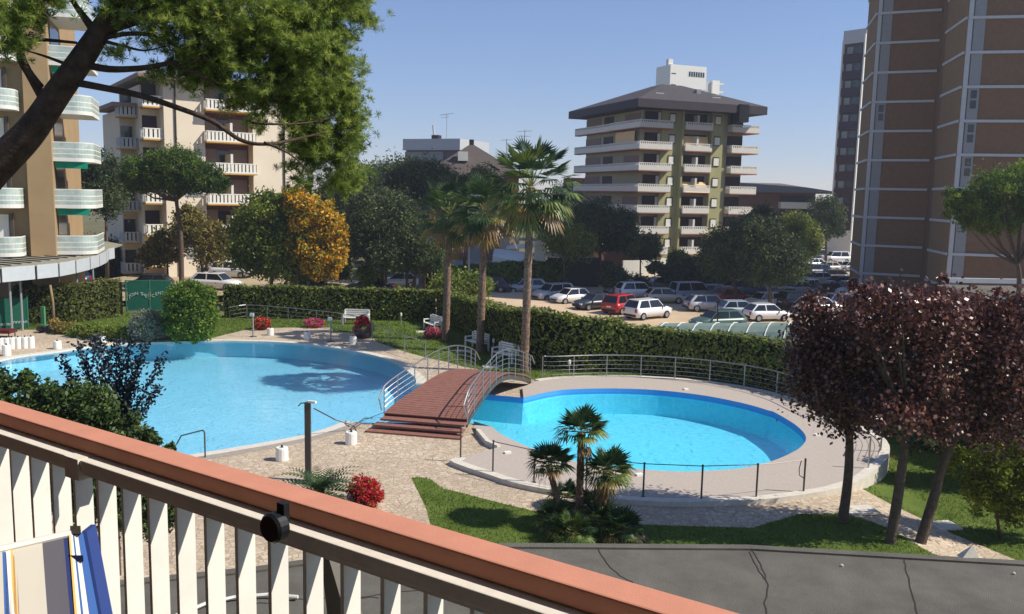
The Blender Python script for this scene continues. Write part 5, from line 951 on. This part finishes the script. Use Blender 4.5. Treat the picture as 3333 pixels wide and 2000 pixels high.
# ================================================================ lamps, poles
p = gp(1527, 965, -1.5); th = thing('street_lamp', 'tall slim grey lamp post between the left and middle palms', 'street lamp', tuple(p)); t = pt(1524, 640, p.y)
MB().tube([p-Vector((0, 0, .3)), t], [.12, .07], 8).build('pole', M['grey'], th); MB().tube([t, t+Vector((.9, 0, .15))], .05, 5).build('arm', M['grey'], th); MB().lathe(tuple(p-Vector((0, 0, .3))), [(.3, 0), (.28, .9), (.1, 1.0)], 8).build('base', M['grey'], th); MB().box(tuple(t+Vector((1.1, 0, .15))), (.6, .25, .12)).build('lamp_head', M['lgrey'], th)
q = pt(2337, 1085, 58); th = thing('thin_pole', 'thin black pole rising behind the hedge before the silver estate car', 'pole', (q.x, 58, -1.8)); MB().tube([(q.x, 58, -1.9), pt(2336, 985, 58)], .05, 6).build('pole', M['black'], th); MB().box(tuple(pt(2336, 983, 58)), (.25, .2, .12)).build('lamp_head', M['black'], th)
for x, y, s in ((1305, 1060, 'small lawn light near the hedge corner behind the pool'), (1606, 1152, 'small lawn light between the middle and right palm'), (1852, 1228, 'small white light post behind the round pool fence'), (1716, 1195, 'small light beside the tallest palm trunk')):
    q = gp(x, y); th = thing('garden_light', s, 'garden light', tuple(q)); MB().tube([q-Vector((0, 0, .05)), q+Vector((0, 0, .65))], .03, 6).build('post', M['grey'], th); MB().lathe(tuple(q+Vector((0, 0, .6))), [(.05, 0), (.07, .06), (.07, .2), (.02, .24)], 8).build('lamp_head', M['white'], th)
# pool showers
for x, y, s in ((824, 1097, 'slim pale post with box head left on the far pool edge'), (1077, 1112, 'slim pale post with box head right on the far pool edge')):
    q = gp(x, y); th = thing('pool_post', s, 'pool post', tuple(q)); MB().tube([q, q+Vector((0, 0, 1.35))], .045, 8).build('post', M['grey'], th); MB().lathe(tuple(q), [(.22, 0), (.2, .03), (.06, .05)], 10).build('base', M['dsteel'], th); MB().box(tuple(q+Vector((-.05, 0, 1.3))), (.22, .15, .18)).build('head', M['lgrey'], th)
q = gp(1003, 1565); D = q.y; t = pt(1002, 1310, D); th = thing('shower_post', 'dark square shower post with a white arm in front of the large pool', 'shower', tuple(q))
MB().box(((q.x+t.x)/2, D, (t.z-.1)/2), (.17, .12, t.z+.1)).build('post', mat('shower_steel', '55524f', .5, .4, .3), th); MB().bar(t+Vector((.0, 0, .02)), t+Vector((.26, -.1, .03)), .09, .06).build('white_arm', M['shut'], th); MB().tube([t+Vector((-.05, 0, -.02)), t+Vector((-.2, 0, -.03)), t+Vector((-.28, 0, -.12))], .02, 6).build('shower_head', M['dsteel'], th)
# pool handrails
def hrail(label, pts, r=.025):
    th = thing('pool_handrail', label, 'handrail', tuple(pts[0])); b = MB(); b.tube(pts, r, 6); b.build('rail', M['dsteel'], th); return th
q = gp(668, 1492); e = gp(560, 1462); hrail('grey handrail leading into the large pool by the dark shrubbery', [q, q+Vector((0, 0, .85)), q+Vector((-.08, .05, .9)), Vector((e.x, e.y+.8, .22)), Vector((e.x-.3, e.y+1.1, -.2))])
q = gp(1148, 1405); a = pt(1022, 1330, q.y-1.0); hrail('slanting grey handrail at the pool edge between shower and bridge', [Vector((a.x, a.y, a.z)), pt(1090, 1366, q.y-.4), pt(1150, 1385, q.y), q+Vector((.12, .05, -.0))])
q = gp(1125, 1412); e = gp(1190, 1375); hrail('thin rail bending down into the water left of the bridge steps', [q, pt(1150, 1388, q.y), pt(1186, 1362, q.y+.6), Vector((e.x+.1, e.y+1, -.1))], .018)
# parasol bases
def pbase(x, y, label, r=.2, h=.42):
    q = gp(x, y); th = thing('parasol_block', label, 'parasol block', tuple(q), 0, 'white parasol bases round the pool'); MB().lathe(tuple(q), [(r, 0), (r*1.02, .03), (r*.98, h-.04), (r*.9, h), (r*.3, h), (r*.28, h-.08)], 14).build('block', M['shut'], th); MB().tube([q+Vector((0, 0, h-.06)), q+Vector((0, 0, h+.07))], .035, 8).build('socket', M['black'], th)
for x, y, s in ((918, 1498, 'white parasol base beside the dark shower post'), (1143, 1445, 'white parasol base left of the bridge steps'), (1000, 1104, 'white parasol base between the two pale posts on the far side'), (880, 1092, 'white parasol base right of the round red flowering bush'), (1149, 1120, 'white parasol base by the dark flower tub'), (187, 1136, 'single white parasol base at the far left pool edge'), (333, 1122, 'white parasol base behind the twigs of the young tree')): pbase(x, y, s)
for i, x in enumerate((-22, 4, 23, 40, 60, 82, 102)): pbase(x, 1138-abs(i-1)*1.0, 'white parasol base in the row at the left, %s from its right end' % ('seventh', 'sixth', 'fifth', 'fourth', 'third', 'second', 'first')[i], .17, .6)
pbase(22, 1158, 'white parasol base standing in front of the row at the left', .2, .55)
# benches
def bench(x, y, rz, label, L=1.6, m='shut'):
    q = gp(x, y); th = thing('garden_bench', label, 'bench', tuple(q), rad(rz)+.0001, 'white garden benches'); ORG[th.name] = Vector((0, 0, 0)); b = MB(); [b.bx(-L/2, L/2, .0+.13*i, .1+.13*i, .42, .46) for i in range(4)]; b.build('seat', M[m], th)
    b = MB(); [b.bx(-L/2, L/2, .52+.02*i, .56+.02*i, .5+.12*i, .59+.12*i) for i in range(4)]; b.build('backrest', M[m], th)
    for s in (-1, 1): b = MB(); b.bx(s*L/2-.04, s*L/2+.04, 0, .08, 0, .66).bx(s*L/2-.04, s*L/2+.04, .48, .56, 0, .9).bx(s*L/2-.05, s*L/2+.05, 0, .55, .62, .67); b.build('side_frame', M[m], th)
bench(1156, 1058, -3, 'white slatted bench before the long hedge at the end of the steel fence', 1.6); bench(1395, 1078, -60, 'white garden bench turned sideways left of the left palm'); bench(1538, 1140, -55, 'white garden bench in the shade beside the middle palm'); bench(1632, 1180, -50, 'white garden bench left of the tallest palm behind the bridge railing')
for x, y, s in ((1378, 1082, 'pale stone slab in the grass before the bench left of the palms'), (1510, 1145, 'pale stone slab in the grass before the middle bench'), (1600, 1195, 'pale stone slab in the grass before the bench near the bridge'), (2795, 1702, 'pale square slab in the grass beside the left plum trunk'), (3065, 1700, 'pale slab on the upper edge of the stone path')):
    z = -.0 if x < 2700 else -.35; q = gp(x, y, z); z = g(q.x, q.y); th = tag(MB().box((q.x, q.y, z+.02), (.9, .6, .06), .2).build('paving_slab', M['kerb'], None), s, 'paving slab')
# grass blades, leaf litter
def blades(name, n, x0, x1, y0, y1, h):
    P = []
    while len(P) < n:
        q = (random.uniform(x0, x1), random.uniform(y0, y1))
        if inpoly(comp, q) and not inpoly(ter, q): P.append((q[0], q[1], g(*q)+h*.4))
    P = np.array(P); D = np.tile((0, 0, 1.0), (len(P), 1)); T = .5+.22*np.sin(P[:, 0]*1.3)*np.cos(P[:, 1]*1.1)+.22*RNG.normal(size=len(P))
    return tag(leafmesh(name, P, h*(.6+.6*RNG.random(len(P))), .16, M['blade'], None, T, D=D, dj=.55), kind='stuff')
M['blade'] = foliage('grass_blades', [lin('3b4d1a'), lin('5e7429'), lin('86954a')], .3, .7, .1)
blades('grass', 60000, -5, 16, 15, 33, .05); blades('grass', 30000, -30, 6, 38, 58, .09)
# seats in the dark at far left
q = gp(10, 1098); th = thing('lounge_chair', 'dark red cushioned chair at the very left edge of the terrace', 'chair', tuple(q)); MB().box((q.x, q.y, .35), (1.2, .8, .18)).build('seat', mat('dark_red_cloth', '5c2a2c', .8, .1), th); MB().box((q.x-.5, q.y, .6), (.2, .8, .6), .1).build('backrest', M['dsteel'], th); [MB().tube([(q.x+a, q.y+c, 0), (q.x+a, q.y+c, .3)], .03, 6).build('leg', M['dsteel'], th) for a in (-.5, .5) for c in (-.3, .3)]
q = gp(142, 1062); th = thing('green_post', 'short green post with a foot in front of the olive hedge', 'post', tuple(q)); MB().box((q.x, q.y, .6), (.22, .18, 1.2)).build('post', mat('green_paint', '4f8a63', .6, .2), th); MB().box((q.x+.05, q.y-.05, .05), (.4, .4, .1)).build('base', bpy.data.materials['green_paint'], th)
# pool lights / skimmers
for x, y, zz, s in ((1845, 1287, -.3, 'dark skimmer slot at the far left wall of the round pool'), (2222, 1291, -.3, 'dark skimmer slot in the shaded far wall of the round pool'), (2548, 1376, -.3, 'dark skimmer slot at the right wall of the round pool')):
    q = gp(x, y, -.16); ang = {1845: .25, 2222: -.35, 2548: -1.0}[x]; th = tag(MB().box((q.x, q.y+.02, -.14), (.55, .12, .14), ang).build('skimmer', M['dsteel'], None), s, 'skimmer')
# small things on the deck
for x, y, s in ((2080, 1548, 'small white outlet on the deck in front of the round pool'), (2660, 1418, 'small white tile on the deck right of the round pool'), (2232, 1269, 'tiny white nozzle at the back edge of the round pool'), (1652, 1476, 'small white cover on the deck near the left kerb')):
    q = gp(x, y, DECK); tag(MB().box((q.x, q.y, DECK+.03), (.22, .14, .06), .4).build('deck_outlet', M['shut'], None), s, 'outlet')
# ================================================================ flat roof below the balcony
RZ = 3.6
rp = [gp(*p, RZ) for p in [(200, 1915), (500, 1882), (822, 1850), (975, 1828), (1300, 1798), (1640, 1772), (2433, 1778), (3333, 1830), (3700, 1856)]]
poly = rp+[Vector((10, 1.2, RZ)), Vector((-6.5, 1.2, RZ))]
th = thing('flat_roof', 'grey bitumen covered flat roof below the balcony', 'roof', (1, 6, 0)); MB().prism(poly, RZ-.35, RZ).build('roof_sheet', M['roofbit'], th)
b = MB(); strip(b, rp, -.02, -.16, RZ-.1, RZ+.03); b.build('roof_edge', M['roofbit'], th); MB().prism([p+Vector((0, -.25, 0)) for p in rp]+[Vector((9.8, 1.4, 0)), Vector((-6.3, 1.4, 0))], 0, RZ-.36).build('wall', M['whitew'], th)
M['seam'] = mat('roof_seam', '3d3c38', .95, .1, var=.1)
for L in ([(2435, 1780), (2490, 1870), (2488, 2000), (2488, 2100)], [(2940, 1802), (2955, 1880), (2990, 2000), (3020, 2100)], [(1940, 1776), (1990, 1850), (2060, 1895)], [(2433, 1795), (2486, 1885)], [(1180, 1945), (1420, 1915), (1640, 1925)], [(830, 1965), (1000, 1950), (1240, 1945)]):
    pts = [gp(x+random.uniform(-3, 3), y, RZ+.004) for x, y in L]; b = MB(); pts = [q+Vector((random.uniform(-.02, .02), random.uniform(-.02, .02), 0)) for q in smooth_line(pts, 7)]; strip(b, pts, .008, -.008, RZ, RZ+.005); b.build('seam', M['seam'], th)
for L in ([(560, 2010), (670, 1965), (760, 1945), (870, 1936), (970, 1944)], ): MB().tube([gp(x, y, RZ+.05) for x, y in L], .022, 6).build('cable', M['white'], th)
q = gp(3100, 1870, RZ); a = gp(3125, 1815, RZ+.02); th = thing('roof_marker', 'small pale pointed cap at the edge of the flat roof beside the path', 'cap', tuple(a)); c = gp(3160, 1822, RZ); MB().add([c+Vector((-.15, -.03, 0)), c+Vector((.13, -.03, -.01)), c+Vector((.12, .15, 0)), c+Vector((-.12, .15, 0)), c+Vector((.03, .05, .19))], [(3, 2, 1, 0), (0, 1, 4), (1, 2, 4), (2, 3, 4), (3, 0, 4)]).build('cap', M['kerb'], th)
for x, y, l_ in ((2740, 1842, 'pale pebble on the flat roof below the plum trunks'), (3300, 1868, 'pale pebble at the right edge of the flat roof'), (1660, 1990, 'pale pebble on the flat roof beside the handrail end')): q = gp(x, y, RZ+.01); tag(MB().lathe(tuple(q), [(.025, 0), (.015, .02)], 5).build('pebble', M['kerb'], None), l_, 'pebble')
# ================================================================ the balcony
rd = Vector((.837, -.547, 0)); rn = Vector((-.547, -.837, 0)); r0 = Vector((-.21, 1.2, 0)); ZR = 8.05
def rp_(s, o, z): return r0+rd*s+rn*o+Vector((0, 0, z))
def rbar(mb, s0, s1, o0, o1, z0, z1, m=0): return mb.hexa([rp_(s0, o0, z0), rp_(s1, o0, z0), rp_(s1, o1, z0), rp_(s0, o1, z0), rp_(s0, o0, z1), rp_(s1, o0, z1), rp_(s1, o1, z1), rp_(s0, o1, z1)], m)
th = thing('balcony_railing', 'white slatted balcony railing with a terracotta coloured handrail crossing the foreground', 'railing', tuple(rp_(0, 0, 6.95)))
M['terra'] = mat('terracotta_paint', 'c98a72', .6, .3, var=.07, vs=18, bump=.08, bs=300); M['alu'] = mat('painted_rail', 'ddd6ca', .5, .3, var=.1, vs=22); M['slat'] = mat('slat_paint', 'e6e3da', .6, .3, var=.07, vs=9)
ob = rbar(MB(), -2.6, 1.4, 0, .052, ZR-.027, ZR).build('handrail', M['terra'], th); m_ = ob.modifiers.new('edge', 'BEVEL'); m_.width = .003; m_.segments = 2
b = MB(); rbar(b, -2.6, -.645, .0, .080, ZR-.0495, ZR-.0285); rbar(b, -.60, 1.4, .0, .080, ZR-.0495, ZR-.0285); ob = b.build('lower_rail', M['alu'], th); m_ = ob.modifiers.new('edge', 'BEVEL'); m_.width = .002; m_.segments = 2
rbar(MB(), -.644, -.601, -.01, .083, ZR-.066, ZR-.0275).build('rail_joint', M['alu'], th)
b = MB(); rbar(b, -2.6, 1.4, .01, .072, ZR-.0585, ZR-.050); b.build('rail_lip', M['alu'], th)
# slats: front bottom edges follow the photo
for i in range(47):
    s = -.899+(i-22)*.0757
    rbar(MB(), s-.007, s, .016, .050, 7.02, ZR-.059).build('slat', M['slat'], th)
rbar(MB(), -2.6, 1.4, .0, .06, 6.96, 7.01).build('bottom_rail', M['alu'], th)
c = rp_(-.055+.14, .075, ZR-.075); q = pt(905, 1712, 1.12); th = thing('parasol_clamp', 'round black plastic clamp fixed to the railing', 'clamp', tuple(q))
b = MB(); n = 20; vs = [q+(rd*math.cos(a)*.021*k+Vector((0, 0, 1))*math.sin(a)*.021*k)+rn*o for o, k in ((-.004, .9), (-.002, 1), (.012, 1), (.016, .85)) for a in [2*math.pi*j/n for j in range(n)]]; b.add(vs, [(i*n+j, i*n+(j+1) % n, (i+1)*n+(j+1) % n, (i+1)*n+j) for i in range(3) for j in range(n)]+[tuple(range(n))[::-1], tuple(range(3*n, 4*n))]); b.build('knob', M['black'], th); MB().box(tuple(q-rn*.004+rd*.006+Vector((0, 0, .02))), (.014, .010, .026), math.atan2(rd.y, rd.x)).build('bracket', M['black'], th)
# outside brace
a = pt(1075, 1790, 1.45); c = pt(1180, 2080, 1.55); th = thing('brace', 'white diagonal strut with its shaded side coloured dark, outside the railing', 'strut', tuple(c)); e = pt(1190, 1800, 1.5)
MB().hexa([pt(1062, 1790, 1.5), pt(1105, 1790, 1.5), pt(1105, 1790, 1.53), pt(1062, 1790, 1.53), pt(1150, 2090, 1.5), pt(1212, 2090, 1.5), pt(1212, 2090, 1.53), pt(1150, 2090, 1.53)]).build('plate', M['slat'], th)
MB().hexa([pt(1040, 1780, 1.53), pt(1062, 1790, 1.53), pt(1062, 1790, 1.56), pt(1040, 1780, 1.56), pt(1075, 2090, 1.53), pt(1150, 2090, 1.53), pt(1150, 2090, 1.56), pt(1075, 2090, 1.56)]).build('edge', M['dsteel'], th)  # dark plate stands for the strut's shaded side
# balcony floor and front wall of our own building
th = thing('balcony_ceiling', 'balcony slab and wall of our own building overhead and behind', 'building', (0, -1, 6.7)); MB().prism([rp_(-5, .02, 0), rp_(1.9, .02, 0), Vector((1.9, -1.2, 0)), Vector((-6, -1.2, 0))], 9.75, 9.95).build('ceiling', M['whitew'], th); MB().bx(-12, 12, -1.5, -1.2, 0, 14).build('wall', M['creamw'], th); MB().bx(1.9, 2.1, -1.2, -.02, 6.7, 9.75).build('side_wall', M['brownw'], th); MB().bx(-2.7, -2.5, -1.2, 2.5, 6.7, 9.75).build('side_wall', M['brownw'], th)  # side walls are unseen, added to keep sky light off the handrail
th = thing('balcony_floor', 'concrete balcony slab the camera stands on', 'balcony', (0, 0, 6.7)); MB().prism([rp_(-2.6, -.08, 0), rp_(1.4, -.08, 0), Vector((1.4, -1.0, 0)), Vector((-3.0, -1.0, 0))], 6.7, 6.94).build('slab', mat('low_bounce_floor', '4a3a33', .7, .2), th)  # unseen floor, coloured dark to cut light bounced onto the rail
# deckchair
def pl4(b, A, B, C, D_, m=0, t=.006):
    n = (Vector(B)-Vector(A)).cross(Vector(D_)-Vector(A)).normalized()*t; A, B, C, D_ = map(Vector, (A, B, C, D_)); return b.hexa([A, B, C, D_, A+n, B+n, C+n, D_+n], m)
TL, TR, BR, BL = pt(-260, 1850, .70), pt(226, 1738, .86), pt(268, 2200, .74), pt(-300, 2300, .56)
th = thing('deckchair', 'folding deckchair with striped canvas and a blue frame in the lower left corner', 'deckchair', tuple(BL))
def uv(u, v): return (TL.lerp(TR, u)).lerp(BL.lerp(BR, u), v)
cs = [M_ for M_ in ('cw', 'cb', 'cy', 'cg', 'cd', 'cn')]
for k, c in (('cw', 'd9d2c4'), ('cb', '3d5f9a'), ('cy', 'd6a860'), ('cg', 'b5afa2'), ('cd', '55535a'), ('cn', '2a3560')): M[k] = mat('canvas_'+{'cw': 'white', 'cb': 'blue', 'cy': 'yellow', 'cg': 'light_grey', 'cd': 'dark_grey', 'cn': 'navy'}[k], c, .9, .1, var=.04)
b = MB(); st = [(0, .50, 'cg'), (.50, .52, 'cb'), (.52, .555, 'cw'), (.555, .57, 'cy'), (.57, .60, 'cg'), (.60, .785, 'cg'), (.785, .95, 'cd'), (.95, .985, 'cn')]
b = MB()
for u0, u1, c in st: b.hexa([uv(u0, .015), uv(u1, .015), uv(u1, 1), uv(u0, 1)]+[p+Vector((0, .006, 0)) for p in (uv(u0, .015), uv(u1, .015), uv(u1, 1), uv(u0, 1))], cs.index(c))
b.build('canvas', [M[k] for k in cs], th)
b = MB()
T2, B2 = pt(224, 1742, .855), pt(258, 2200, .735)
T3, B3 = pt(266, 1742, .865), pt(350, 2250, .745)
ss = [(0, .12, 'cy'), (.12, .3, 'cw'), (.3, .42, 'cb'), (.42, .7, 'cw'), (.7, 1, 'cb')]
for u0, u1, c in ss:
    P4 = [T2.lerp(T3, u0), T2.lerp(T3, u1), B2.lerp(B3, u1), B2.lerp(B3, u0)]; b.hexa(P4+[p+Vector((0, .006, 0)) for p in P4], cs.index(c))
b.build('canvas_edge', [M[k] for k in cs], th)
b = MB(); P4 = [pt(266, 1731, .87), pt(282, 1731, .87), pt(376, 2250, .75), pt(346, 2250, .75)]; b.hexa(P4+[p+Vector((0, .02, 0)) for p in P4]); b.build('frame', mat('blue_frame', '2c3f78', .45, .4, var=.05), th)
MB().hexa([pt(228, 1712, .862), pt(262, 1712, .862), pt(262, 1712, .875), pt(228, 1712, .875), pt(228, 1738, .858), pt(264, 1738, .858), pt(264, 1738, .875), pt(228, 1738, .875)]).build('hinge', M['dsteel'], th)
MB().hexa([pt(222, 1808, .835), pt(270, 1808, .835), pt(270, 1808, .85), pt(222, 1808, .85), pt(222, 1826, .835), pt(272, 1826, .835), pt(272, 1826, .85), pt(222, 1826, .85)]).build('strap', M['cn'], th)
MB().tube([uv(0, 0), uv(1, 0)], .004, 6).build('top_rod', M['cw'], th)
# ================================================================ air
hm = bpy.data.materials.new('thin_air_haze'); hm.use_nodes = True; N = hm.node_tree.nodes; N.remove(N['Principled BSDF']); pv = N.new('ShaderNodeVolumePrincipled'); pv.inputs['Color'].default_value = (.80, .88, 1, 1); pv.inputs['Density'].default_value = HAZE; pv.inputs['Anisotropy'].default_value = .3
hm.node_tree.links.new(pv.outputs[0], N['Material Output'].inputs['Volume'])
tag(MB().bx(-480, 580, -50, 700, -4, 66).build('haze', hm), 'thin even air haze', kind='stuff')
